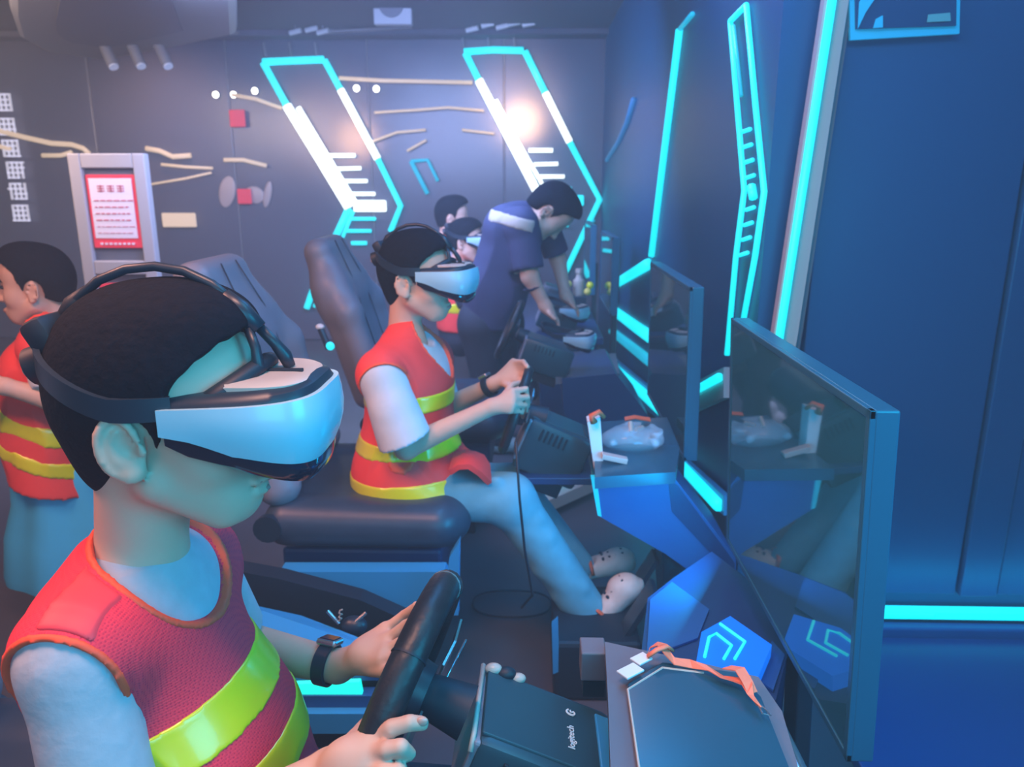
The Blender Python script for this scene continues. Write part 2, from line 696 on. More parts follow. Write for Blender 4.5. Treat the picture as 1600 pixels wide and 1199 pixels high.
def text_mesh(body, size, o_pt, xdir, ydir, th=.001, align='LEFT', bold=0.):
    """text as a thin solid; returns MB"""
    cu = bpy.data.curves.new('lettering', 'FONT')
    cu.body = body
    cu.size = size
    cu.extrude = th / 2
    cu.offset = bold
    cu.align_x = align
    cu.resolution_u = 2
    ob = bpy.data.objects.new('lettering_tmp', cu)
    COL.objects.link(ob)
    bpy.context.view_layer.update()
    me = bpy.data.meshes.new_from_object(ob.evaluated_get(bpy.context.evaluated_depsgraph_get()))
    xd = np.array(xdir, float)
    xd /= np.linalg.norm(xd)
    yd = np.array(ydir, float)
    yd = yd - xd * (xd @ yd)
    yd /= np.linalg.norm(yd)
    zd = np.cross(xd, yd)
    b = MB()
    b.add([np.array(o_pt) + xd * v.co.x + yd * v.co.y + zd * v.co.z for v in me.vertices], [list(p.vertices) for p in me.polygons])
    bpy.data.objects.remove(ob)
    bpy.data.meshes.remove(me)
    bpy.data.curves.remove(cu)
    return b
# ================================================================== SETTING
YB = 6.5                       # back wall
WA, WB = (.566, 6.5), (.62, 2.1)   # right wall line
ZC = 2.45


def struct(b, name, mt, smooth=False):
    return b.top(name, mt, kind='structure', smooth=smooth)


struct(MB().box((-.7, 2.0, -.05), (9.8, 9.4, .1)), 'floor', 'floor')
struct(MB().box((-.7, 2.0, ZC + .05), (9.8, 9.4, .1)), 'ceiling', 'ceil')
struct(MB().box((-5.6, 2.0, ZC / 2), (.2, 9.4, ZC)), 'wall_left', mat('left_wall', (.10, .09, .10), rough=.7))
struct(MB().box((-.7, -2.6, ZC / 2), (9.8, .2, ZC)), 'wall_near', mat('near_wall', (.05, .06, .10), rough=.7))
struct(MB().box((4.1, 0, ZC / 2), (.2, 5, ZC)), 'wall_aisle', mat('aisle_wall', (.03, .06, .16), rough=.7))

# back wall: black glass panes with bright joints
wb = thing('wall_back', (-1.7, YB, 0), None, None)
wb['kind'] = 'structure'
MB().box((-2.45, YB + .10, ZC / 2), (6.2, .12, ZC)).part('wall_core', 'black', wb)
seams = [-5.5, P(148, 200, Y=YB)[0], P(362, 200, Y=YB)[0], P(578, 200, Y=YB)[0], P(788, 250, Y=YB)[0], .60]
for i in range(5):
    x0, x1 = seams[i], seams[i + 1]
    MB().box(((x0 + x1) / 2, YB + .02, ZC / 2), (x1 - x0 - .012, .04, ZC - .01), bev=.004).part('glass_pane', 'glass', wb)
    if i:
        MB().box((x0, YB + .012, ZC / 2), (.008, .03, ZC - .01)).part('joint_strip', 'seam', wb)
# soffit line along the back wall
struct(MB().box((-2.45, YB - .10, ZC - .02), (6.1, .2, .04)), 'trim_1', 'ceil')

# right wall with the end face turned to the camera
struct(MB().prism([(WA[0], WA[1], 0), (WB[0], WB[1], 0), (3.2, WB[1], 0), (3.2, WA[1], 0)], (0, 0, ZC)), 'wall_right', 'wallb')
# facing panels on the end wall (vertical joints)
wp = thing('wall_end', (1.6, 2.09, 0), None, None)
wp['kind'] = 'structure'
ex = [.74, P(1528, 700, Y=2.08)[0], P(1592, 700, Y=2.08)[0], 2.0, 2.6, 3.2]
for i in range(5):
    MB().box(((ex[i] + ex[i + 1]) / 2, 2.085 - .012 * (i % 2), ZC / 2 + .06), (ex[i + 1] - ex[i] - .008, .03, ZC - .14), bev=.004).part('wall_panel', 'wallb', wp)
b = MB().box((1.9, 2.05, .03), (2.6, .10, .06), bev=.006)
struct(b, 'baseboard_right', 'blue')
struct(MB().box((2.1, .75, .015), (2.7, 2.5, .03), bev=.004), 'trim_2', mat('blue_step', (.010, .085, .30), rough=.35))  # added slab, blue light on the floor put into its colour
t = thing('floor_light_bar', (1.9, 2.04, .07), 'long cyan light bar along the foot of the blue end wall', 'light')
MB().box((2.0, 2.045, .085), (2.6, .035, .028), bev=.005).part('diffuser', 'led', t)
MB().box((P(1470, 967, Y=2.03)[0] - .20, 2.03, .085), (.36, .014, .016), bev=.004).part('bright_section', 'ledg', t, 'greener, brighter left section')
MB().box((2.0, 2.052, .064), (2.6, .04, .012)).part('channel', 'dark', t)


def walltube(pix, r, f, off=.02, n=8):
    pts = [f(*p) for p in pix]
    return MB().tube(pts, r, n)


def onback(px, py, d=.055):
    return P(px, py, Y=YB - d)


def onright(px, py):
    return PW(px, py, (WA[0] - .012, WA[1]), (WB[0] - .012, WB[1]))


# ---------------------------------------------------------------- chevron lights on the back wall
def chev(label, segs, loc, group='arrow shaped lights on the black glass wall'):
    t = thing('chevron_light', loc, label, 'light', group)
    for nm, mt, r, pts in segs:
        if nm == 'light_block':
            a, b_ = onback(*pts[0]), onback(*pts[1])
            MB().box((a + b_) / 2, (abs(b_[0] - a[0]), .03, abs(b_[2] - a[2])), bev=.012).part(nm, mt, t)
            continue
        walltube(pts, r, onback).part(nm, mt, t, smooth=True)
        if r > .02:
            q = [onback(*p_) + np.array([0, .022, 0]) for p_ in pts]
            w_ = r * 1.35
            MB().tube(q, w_, 4, squash=.35).part('backing_channel', 'frame', t)
    return t


chev('right arrow shaped cyan light, above the bending man', [
    ('light_tube', 'led', .026, [(727, 83), (748, 125)]),
    ('white_light_tube', 'ledhot', .034, [(748, 125), (838, 298), (848, 312)]),
    ('light_tube', 'led', .026, [(725, 81), (770, 78), (818, 79)]),
    ('light_tube', 'led', .026, [(820, 80), (852, 145)]),
    ('white_light_tube', 'ledhot', .028, [(852, 145), (890, 222)]),
    ('light_tube', 'led', .024, [(890, 222), (937, 312), (880, 433)]),
    ('inner_tube', 'ledhot', .015, [(775, 156), (800, 205), (852, 296)]),
    ('bar_tube', 'ledhot', .017, [(826, 235), (864, 235)]),
    ('bar_tube', 'ledhot', .015, [(834, 257), (872, 256)]),
    ('bar_tube', 'ledhot', .015, [(842, 276), (882, 276)]),
    ('bar_tube', 'led', .015, [(850, 296), (893, 295)]),
    ('light_block', 'led', .0, [(886, 305), (912, 322)]),
    ('bar_tube', 'led', .015, [(868, 353), (888, 352)]),
    ('bar_tube', 'led', .015, [(862, 373), (878, 373)]),
    ('bar_tube', 'led', .015, [(856, 393), (871, 391)]),
    ('bar_tube', 'leds', .012, [(889, 334), (900, 334)]),
], onback(830, 300))
chev('left arrow shaped cyan light behind the grey seat', [
    ('light_tube', 'led', .028, [(411, 98), (448, 165)]),
    ('white_light_tube', 'ledhot', .038, [(448, 165), (500, 250), (545, 325)]),
    ('light_tube', 'led', .028, [(545, 325), (521, 377)]),
    ('light_tube', 'led', .028, [(411, 97), (455, 95), (506, 93)]),
    ('light_tube', 'led', .026, [(507, 94), (532, 140)]),
    ('white_light_tube', 'ledhot', .030, [(532, 140), (590, 248)]),
    ('light_tube', 'led', .024, [(590, 248), (626, 322), (610, 362)]),
    ('inner_tube', 'ledhot', .022, [(466, 168), (512, 245), (556, 318)]),
    ('inner_tube', 'led', .015, [(552, 330), (534, 374)]),
    ('bar_tube', 'ledhot', .016, [(511, 243), (555, 243)]),
    ('bar_tube', 'ledhot', .015, [(521, 264), (564, 263)]),
    ('bar_tube', 'ledhot', .015, [(533, 283), (574, 283)]),
    ('bar_tube', 'ledhot', .015, [(544, 303), (586, 303)]),
    ('light_block', 'ledhot', .0, [(552, 313), (604, 331)]),
    ('bar_tube', 'led', .015, [(545, 342), (587, 342)]),
    ('bar_tube', 'led', .015, [(542, 361), (580, 361)]),
    ('bar_tube', 'led', .017, [(549, 380), (573, 380)]),
    ('light_tube', 'led', .026, [(511, 396), (495, 435), (479, 482)]),
    ('inner_tube', 'led', .017, [(508, 432), (492, 480)]),
], onback(520, 300))
t = chev('small dim blue arrow light between the two big ones', [  # faint mirror image of an arrow, built as dim glowing tubes
    ('light_tube', 'leds', .014, [(642, 252), (668, 250), (684, 283)]),
    ('light_tube', 'leds', .018, [(642, 252), (668, 303)]),
], onback(660, 280))
# small blue dots of light left of the monitors, low on the back wall
for i, (x, y) in enumerate([(922, 390), (924, 345), (926, 368), (590, 408)]):
    a = onback(x, y)
    MB().ell(a, (.03, .015, .016), nu=12, nv=6).top('dot_light', 'leds', ['small blue dot light, upper right of the arrow light', 'small blue dot light near the glass corner, highest', 'small blue dot light near the glass corner, middle', 'small blue dot light beside the second seat'][i], 'light', smooth=True)
for dx, dy in ((0, 0), (310, -13)):  # faint light streaks above the arrows, added as pale rods
    for k in range(3):
        x = 415 + dx + k * 40
        MB().tube([onback(x, 88 + dy), onback(x - 3, 66 + dy)], .010, 6).top('hanger_rod', 'seam', 'thin pale rod holding the %s arrow light, %s' % ('left' if dx == 0 else 'right', ['left rod', 'middle rod', 'right rod'][k]), 'rod', 'rods above the arrow lights')

# ---------------------------------------------------------------- warm wavy ceiling light reflections, built as glowing tubes
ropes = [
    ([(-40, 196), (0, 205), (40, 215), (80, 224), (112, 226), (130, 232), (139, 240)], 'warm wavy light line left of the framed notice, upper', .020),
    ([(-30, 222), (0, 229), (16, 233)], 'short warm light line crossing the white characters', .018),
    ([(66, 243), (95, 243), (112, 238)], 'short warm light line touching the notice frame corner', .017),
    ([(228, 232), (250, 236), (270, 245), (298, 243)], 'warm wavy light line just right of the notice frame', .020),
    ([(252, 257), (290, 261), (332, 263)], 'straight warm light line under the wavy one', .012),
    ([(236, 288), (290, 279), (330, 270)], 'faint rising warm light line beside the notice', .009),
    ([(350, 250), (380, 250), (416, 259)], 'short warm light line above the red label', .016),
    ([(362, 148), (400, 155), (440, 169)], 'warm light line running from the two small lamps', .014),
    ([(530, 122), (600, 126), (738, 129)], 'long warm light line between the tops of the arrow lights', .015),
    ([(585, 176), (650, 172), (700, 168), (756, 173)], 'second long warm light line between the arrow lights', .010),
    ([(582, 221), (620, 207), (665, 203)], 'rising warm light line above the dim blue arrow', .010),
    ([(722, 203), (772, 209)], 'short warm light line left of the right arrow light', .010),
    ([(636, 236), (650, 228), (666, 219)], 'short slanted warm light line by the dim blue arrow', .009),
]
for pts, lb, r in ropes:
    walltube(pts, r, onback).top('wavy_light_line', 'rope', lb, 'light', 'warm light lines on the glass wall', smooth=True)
for i, (x, y) in enumerate([(337, 148), (365, 148), (398, 142), (557, 138), (588, 139)]):  # spotlights mirrored in the glass, built as glowing balls
    t = thing('small_lamp', onback(x, y), ['leftmost small round lamp left of the glass joint', 'small round lamp at the glass joint', 'small round lamp nearest the left arrow light', 'small round lamp just right of the left arrow light', 'rightmost small round lamp between the arrow lights'][i], 'lamp', 'small round lamps on the glass wall')
    MB().ell(onback(x, y, .04), (.026, .02, .026), nu=14, nv=8).part('bulb', 'bulb', t, smooth=True)
    MB().cyl(onback(x, y, .0), onback(x, y, .03), .030, 14).part('lamp_ring', 'dark', t)

# red labels, exit plate
t = thing('red_label', onback(371, 185), 'square red label by the glass joint with a white tick', 'sign')
MB().box(onback(371, 185), (.125, .012, .13), bev=.008).part('plate', 'red', t)
MB().ribbon([onback(366, 187, .04), onback(371, 191, .04), onback(378, 180, .04)], (.008, 0, .008), .004).part('tick_mark', 'vest2', t)
t = thing('red_label', onback(382, 307), 'small red label with a white bar, lower on the glass', 'sign')
MB().box(onback(382, 307), (.115, .012, .12), bev=.008).part('plate', 'red', t)
MB().box(onback(382, 307, .04), (.07, .006, .03), bev=.004).part('white_bar', 'paper', t)
for k, (x, y, w, h) in enumerate([(355, 300, .14, .26), (398, 305, .17, .14), (418, 304, .07, .22)]):  # pale shine mirrored in the glass, built as flat ovals
    MB().ell(onback(x, y, .012), (w / 2, .012, h / 2), Matrix.Rotation(.25, 4, 'Y'), nu=14, nv=8).top('pale_sticker', 'pinkg', ['pale cloudy sticker left of the small red label', 'pale oval sticker behind the small red label', 'narrow pale sticker right of the small red label'][k], 'sticker', 'pale stickers around the small red label', smooth=True)
t = thing('beige_plate', onback(280, 344), 'small beige plate with rounded corners on the glass wall', 'sign')
MB().box(onback(280, 344), (.285, .02, .115), bev=.009).part('plate', 'rope', t)
for k in range(4):
    MB().box(onback(266 + k * 9, 344, .045), (.024, .004, .02)).part('print_mark', 'beige', t)

# white characters mirrored in the glass at the left, built as glowing strokes (not legible)
t = thing('wall_lettering', onback(25, 250), 'vertical row of six white characters at the left edge', 'lettering')
rows = [(5, 160), (11, 198), (17, 232), (24, 266), (29, 299), (33, 333)]
rnd = random.Random(3)
for (x, y) in rows:
    b = MB()
    c = onback(x, y)
    for k in range(4):
        b.box(c + np.array([-.06 + .04 * k, -.002, 0]), (.020, .006, .135))
    for k in range(4):
        w = rnd.uniform(.08, .15)
        b.box(c + np.array([rnd.uniform(-.02, .02), -.002, -.06 + .04 * k]), (w, .006, .016))
    b.part('character', 'signw', t)

# ---------------------------------------------------------------- framed notice on a stand
NY = 3.9
def onn(px, py, d=0.):
    return P(px, py, Y=NY - d)
t = thing('notice_stand', (onn(180, 400)[0], NY, 0), 'pale framed notice stand with a red bordered poster', 'sign')
zt, x0, x1 = onn(108, 240)[2], onn(108, 240)[0], onn(228, 238)[0]
zr = onn(230, 418)[2]
fw = .062
MB().box((x0 + fw / 2, NY, zt / 2), (fw, .05, zt), bev=.006).part('upright', 'board', t)
MB().box((x1 - fw / 2, NY, zt / 2), (fw, .05, zt), bev=.006).part('upright', 'board', t)
for z_ in (zt - .035, zr, .12):
    MB().box(((x0 + x1) / 2, NY, z_), (x1 - x0 - 2 * fw, .045, .07), bev=.006).part('rail', 'board', t)
MB().box(((x0 + x1) / 2, NY + .012, (zt + .1) / 2), (x1 - x0 - 2 * fw + .01, .012, zt - .12)).part('back_panel', 'greyp', t)
xc = (x0 + x1) / 2
pw = .245
pz1, pz0 = onn(170, 273)[2], onn(185, 387)[2]
MB().box((xc, NY - .004, (pz0 + pz1) / 2), (pw, .008, pz1 - pz0)).part('poster', 'red', t, 'red poster border')
pp = MB().box((xc, NY - .010, (pz0 + pz1) / 2 + .015), (pw - .03, .006, pz1 - pz0 - .065)).part('poster_sheet', 'paper', t, 'pale poster sheet')
b = MB()
rnd = random.Random(5)
for k in range(3):   # three big heading characters (not legible)
    cx = xc - .05 + .05 * k
    for q in range(3):
        b.box((cx, NY - .014, pz1 - .055 - q * .012), (.034, .003, .005))
    b.box((cx, NY - .014, pz1 - .067), (.005, .003, .034))
for r_ in range(6):
    x = xc - .09
    while x < xc + .085:
        w = rnd.uniform(.012, .03)
        b.box((x + w / 2, NY - .014, pz1 - .125 - r_ * .032), (w, .003, .006 if r_ < 4 else .003))
        x += w + .008
b.part("poster_print", "ink", t, kind="stuff")
b = MB()
for k in range(8):
    b.box((xc - .08 + k * .023, NY - .012, pz0 + .02), (.014, .003, .010))
b.part('footer_print', 'paper', t)
MB().box((xc, NY - .004, zr - .16), (pw, .008, .16)).part('lower_sheet', 'red', t, 'second red sheet under the middle rail')
b = MB()
for k in range(7):
    b.box((xc - .08 + k * .026, NY - .010, zr - .12), (.017, .003, .022))
b.part('lower_print', 'paper', t)

# ---------------------------------------------------------------- ceiling fittings
pts = [P(18, 28, Z=2.16), P(30, 62, Z=2.16), P(70, 84, Z=2.16), P(165, 97, Z=2.16), P(372, 56, Z=2.16), P(372, 4, Z=2.16), P(372, -90, Z=2.16), P(10, -90, Z=2.16)]
t = thing('air_conditioner', (np.mean([p[0] for p in pts]), np.mean([p[1] for p in pts]), 2.16), 'large pale rounded air conditioning housing under the ceiling', 'air conditioner')
acm = mat('ac_shell', (.20, .19, .20), rough=.5, noise=.05, nscale=2)
c0 = np.mean(pts, 0)
MB().loft([[c0 + (p - c0) * s_ + np.array([0, 0, dz]) for p in pts] for s_, dz in ((.93, 0), (.985, .02), (1.0, .06), (1.0, .26))]).part('housing', acm, t)
MB().prism([c0 + (p - c0) * .55 + np.array([0, 0, -.008]) for p in pts], (0, 0, .01)).part('intake_grille', 'greyp', t)


def rail(x0, y0, x1, y1, Y, label):
    a, b_ = P(x0, y0, Y=Y), P(x1, y1, Y=Y)
    o = MB().box((a + b_) / 2, (np.linalg.norm(b_ - a), .03, .022), Matrix.Rotation(-math.atan2(b_[2] - a[2], b_[0] - a[0]), 4, 'Y'), bev=.003).top('light_rail', acm, label, 'light rail')
    return a, b_


rail(235, 55, 372, 51, 6.1, 'pale light rail beside the air conditioning housing')
rail(510, 50, 645, 43, 6.2, 'thin pale rail under the white ceiling box')
rail(140, 68, 262, 60, 5.2, 'rail carrying the three tilted spotlights')
spt = thing('spotlight', P(165, 70, Y=5.2), 'leftmost tilted cylindrical spotlight under the ceiling', 'spotlight', 'track spotlights')
a, c_ = P(163, 72, Y=5.2), P(177, 103, Y=5.15)
MB().cyl(a, c_, .034, 14).part('lamp_body', acm, spt, smooth='auto')
MB().cyl(c_ + (c_ - a) * .02, c_ + (c_ - a) * .08, .029, 14).part('lens', 'white', spt)
MB().cyl(a + np.array([-.01, 0, .05]), a + (c_ - a) * .4, .012, 8).part('bracket', 'seam', spt)
for x, lb in ((208, 'middle tilted cylindrical spotlight under the ceiling'), (250, 'rightmost tilted cylindrical spotlight under the ceiling')):
    copy_tree(spt, P(x, 69, Y=5.2) - P(165, 70, Y=5.2), lb)
for k, (x, y) in enumerate([(462, 50), (487, 46), (505, 50), (738, 46), (762, 39), (785, 42), (803, 37), (826, 38)]):
    t = thing('track_head', P(x, y, Y=6.15), '%s small white track light head above the %s arrow light' % (['left', 'middle', 'right', 'leftmost', 'second', 'middle', 'fourth', 'rightmost'][k], 'left' if k < 3 else 'right'), 'spotlight', 'small track light heads')
    a = P(x, y, Y=6.15)
    MB().tube([a + np.array([-.045, 0, -.008]), a + np.array([.045, -.02, .008])], .017, 10).part('lamp_body', 'white', t, smooth='auto')
    MB().cyl(a, a + np.array([0, 0, .06]), .006, 6).part('stem', 'seam', t)
t = thing('ceiling_box', P(612, 38, Y=5.6), 'square white ceiling box with a round grey speaker face', 'speaker')
a, b_ = P(584, 38, Y=5.6), P(641, -45, Y=5.6)
MB().box((a + b_) / 2 + np.array([0, .04, 0]), (b_[0] - a[0], .08, b_[2] - a[2]), bev=.008).part('housing', mat('box_white', (.42, .42, .46), rough=.5), t)
c_ = P(611, 6, Y=5.6)
MB().cyl(c_ + np.array([0, .0, 0]), c_ + np.array([0, -.018, 0]), .085, 24).part('speaker_face', 'greyp', t, smooth='auto')

# ---------------------------------------------------------------- lights on the right wall
def rightlight(label, segs, loc):
    t = thing('wall_light', loc, label, 'light', 'cyan lights on the right wall')
    for nm, mt, r, pts in segs:
        walltube(pts, r, onright).part(nm, mt, t, smooth=True)
    return t


rightlight('tall slanted cyan light line above the second monitor', [
    ('light_tube', 'led', .016, [(1018, 400), (1036, 255), (1062, 46)]),
    ('light_tube', 'leds', .010, [(1062, 46), (1082, 22)]),
], onright(1040, 240))
rightlight('narrow tall cyan arrow outline with short rungs, behind the near monitor', [
    ('light_tube', 'led', .0085, [(1141, 33), (1166, 8)]),
    ('light_tube', 'led', .0085, [(1166, 8), (1181, 170), (1194, 300), (1180, 400), (1158, 520)]),
    ('light_tube', 'led', .0085, [(1141, 33), (1149, 130), (1163, 298), (1150, 400), (1136, 555)]),
    ('light_tube', 'leds', .006, [(1146, 40), (1158, 150)]),
] + [('rung_tube', 'led', .006, [(1160 + dx, y + 2), (1172 + dx, y - 2)]) for dx, y in [(0, 204), (2, 228), (4, 252), (6, 276), (6, 326), (3, 350), (0, 373), (-4, 397)]]
  + [('rung_tube', 'led', .0125, [(1174, 291), (1177, 309)])], onright(1165, 300))
# lower arrow pieces
t = rightlight('low cyan light bar running down from the tall light line', [('light_tube', 'led', .030, [(1013, 413), (957, 447)])], onright(985, 430))
t = rightlight('upper of two falling cyan light bars left of the second monitor', [('light_tube', 'led', .032, [(955, 482), (1000, 515), (1022, 530)])], onright(990, 505))
t = rightlight('lower of two falling cyan light bars left of the second monitor', [('light_tube', 'leds', .028, [(957, 518), (1010, 560), (1030, 575)])], onright(990, 545))
rightlight('dim blue slash of light on the glassy wall near the corner', [('light_tube', mat('dim_slash', (.03, .12, .3), emit=(.02, .16, .38), es=.7), .016, [(948, 250), (966, 222), (980, 190), (990, 155)])], onright(970, 200))  # arrow light mirrored in the wall, built as a glowing tube


def litboard(label, quad, tube, r, mt='pinkg', led='led'):
    """pale board on the right wall carrying a cyan tube"""
    q = [onright(*p) for p in quad]
    t = thing('light_board', np.mean(q, 0), label, 'light', 'pale boards with cyan light bars')
    MB().prism(q, (-.02, 0, 0)).part('board', mt, t)
    MB().tube([onright(*p) + np.array([-.03, 0, 0]) for p in tube], r, 10).part('light_tube', led, t, smooth=True)
    return t


litboard('long falling cyan light bar on a pale board behind the third console', [(938, 556), (958, 556), (1062, 640), (1058, 668), (1035, 655), (932, 578)], [(952, 562), (1048, 644)], .026, 'bluel')
litboard('rising cyan light bar on a pale board between the monitors', [(1074, 608), (1141, 574), (1141, 622), (1074, 652)], [(1078, 622), (1139, 590)], .014)
litboard('wide falling cyan light panel low on the wall behind the near monitor', [(1048, 690), (1062, 705), (1141, 775), (1141, 806), (1100, 772), (1062, 735)], [(1054, 704), (1138, 790)], .020, 'bluel')

# slanted pillar light on the end wall
def one(px, py, d=0.):
    return P(px, py, Y=2.07 - d)
t = thing('pillar_light', one(1230, 480), 'tall slanted cyan light tube on a pale pillar right of the near monitor', 'light')
MB().prism([one(1287, -30), one(1324, -30), one(1240, 525), one(1196, 760), one(1168, 760), one(1203, 525)], (0, -.03, 0)).part('pillar_board', 'pinkg', t)
MB().tube([one(1305, -30, .045), one(1222, 500, .045), one(1186, 740, .045)], .0105, 10).part('light_tube', 'led', t, smooth=True)
MB().prism([one(1324, -30), one(1334, -30), one(1250, 525), one(1204, 760), one(1196, 760), one(1240, 525)], (0, -.014, 0)).part('side_strip', 'greyp', t)

# poster, upper right
t = thing('framed_poster', one(1412, 60), 'dark blue poster in a cyan edged frame at the top right', 'poster')
def onp(px, py, d=0.):
    return P(px, py, Y=2.06 - d)
MB().prism([onp(1326, 64), onp(1495, 54), onp(1498, -90), onp(1322, -90)], (0, -.012, 0)).part('frame', 'postcyan', t)
MB().prism([onp(1336, 46, .014), onp(1492, 41, .014), onp(1494, -86, .014), onp(1334, -86, .014)], (0, -.006, 0)).part('poster_sheet', 'postblue', t)
MB().prism([onp(1340, 45, .022), onp(1352, 20, .022), onp(1372, -10, .022), onp(1358, -30, .022), onp(1342, 5, .022)], (0, -.002, 0)).part('poster_shape', 'postcyan', t)
MB().prism([onp(1364, 44, .022), onp(1368, 30, .022), onp(1379, 24, .022), onp(1379, 43, .022)], (0, -.002, 0)).part('poster_shape', 'postcyan', t)
MB().prism([onp(1448, 35, .022), onp(1450, 23, .022), onp(1484, 20, .022), onp(1485, 33, .022)], (0, -.002, 0)).part('poster_caption', mat('caption', (.1, .4, .42), rough=.5), t)

# ================================================================== PEOPLE
def Mx(o, s, yaw=0, pitch=0, roll=0):
    """head frame: x forward, z up; returns fn(local)->world and rotation"""
    R = Matrix.Rotation(yaw, 4, 'Z') @ Matrix.Rotation(pitch, 4, 'Y') @ Matrix.Rotation(roll, 4, 'X')
    R3 = np.array(R.to_3x3())
    o = np.array(o, float)
    return (lambda p: o + s * (R3 @ np.array(p, float))), R


def head_prims(o, s=1., yaw=0, pitch=0, roll=0, detail=True):
    w, R = Mx(o, s, yaw, pitch, roll)
    L = []

    def e(c, r, k=.02, rot=None):
        L.append((ell(w(c), np.array(r) * s, R if rot is None else R @ rot), k * s, 0))

    def c_(a, b, ra, rb, k=.015):
        L.append((cone(w(a), w(b), ra * s, rb * s), k * s, 0))
    e((-.013, 0, .047), (.092, .073, .081), .0)                       # skull
    e((.030, 0, .030), (.062, .066, .075), .03)                       # brow and temples
    e((.034, 0, -.035), (.052, .056, .060), .03)                      # mid face
    for sy in (-1, 1):
        e((.046, sy * .034, -.032), (.034, .028, .036), .02)          # cheeks
        c_((.000, sy * .052, -.058), (.050, sy * .024, -.100), .019, .017, .025)   # jaw line
    e((.060, 0, -.096), (.023, .025, .022), .022)                     # chin
    e((.052, 0, -.078), (.036, .040, .028), .02)                      # mouth mound
    c_((.088, 0, .012), (.101, 0, -.034), .007, .0095, .012)          # nose bridge
    e((.1035, 0, -.038), (.0125, .0125, .010), .008)
    for sy in (-1, 1):
        e((.096, sy * .011, -.041), (.009, .007, .007), .006)
    if detail:
        c_((.0885, -.016, -.0695), (.0885, .016, -.0695), .0052, .0052, .005)     # upper lip
        e((.0945, 0, -.0695), (.0065, .012, .0055), .004)
        c_((.0868, -.013, -.0820), (.0868, .013, -.0820), .0058, .0058, .005)     # lower lip
        e((.0915, 0, -.0820), (.0062, .010, .006), .004)
    c_((-.030, 0, -.020), (-.050, 0, -.150), .050, .047, .03)         # neck
    return L, w, R


def head_cuts(S, w, s=1., R=None, detail=True):
    if detail:
        S.cut(cone(w((.0985, -.022, -.0755)), w((.0985, .022, -.0755)), .0038 * s, .0038 * s), .003)       # mouth line
        S.cut(cone(w((.086, -.020, -.0755)), w((.086, .020, -.0755)), .0022 * s, .0022 * s), .002)
    return S


def ear_add(S, w, R, s=1., sides=(-1, 1)):
    for sy in sides:
        y = sy * .0735
        tilt = R @ Matrix.Rotation(math.radians(-14), 4, 'Y') @ Matrix.Rotation(sy * math.radians(-26), 4, 'Z')
        S.u(ell(w((-.013, sy * .0775, -.010)), np.array((.0195, .0065, .0325)) * s, tilt), .006 * s)
        S.u(ell(w((-.006, sy * .0745, -.036)), np.array((.010, .006, .011)) * s, tilt), .005 * s)
        # rim of the ear
        rim = []
        for k in range(15):
            a = math.radians(15 + 262 * k / 14)
            back = max(0., -math.cos(a))
            rim.append(w((-.014 + .0175 * math.cos(a) - .002 * math.sin(a), sy * (.0795 + .0095 * back + .003 * max(0, math.sin(a))), -.010 + .0300 * math.sin(a))))
        for k in range(14):
            S.u(cone(rim[k], rim[k + 1], .0040 * s, .0040 * s), .0025 * s)
        S.u(ell(w((-.007, sy * .0805, -.0385)), np.array((.0095, .0050, .0085)) * s, tilt), .004 * s)      # lobe
        S.cut(ell(w((-.010, sy * .0875, -.009)), np.array((.0105, .0075, .0190)) * s, tilt), .0025 * s)     # hollow
        for q in range(5):                                                                                # antihelix
            a0, a1 = math.radians(105 + 28 * q), math.radians(105 + 28 * (q + 1))
            p0, p1 = [w((-.013 + .0095 * math.cos(a), sy * .0835, -.010 + .0170 * math.sin(a))) for a in (a0, a1)]
            S.u(cone(p0, p1, .0030 * s, .0030 * s), .0025 * s)
        S.cut(ell(w((-.0045, sy * .0835, -.014)), np.array((.0055, .0085, .0080)) * s, tilt), .002 * s)
        S.u(ell(w((.0050, sy * .0775, -.014)), np.array((.0042, .0045, .0070)) * s, tilt), .003 * s)         # tragus


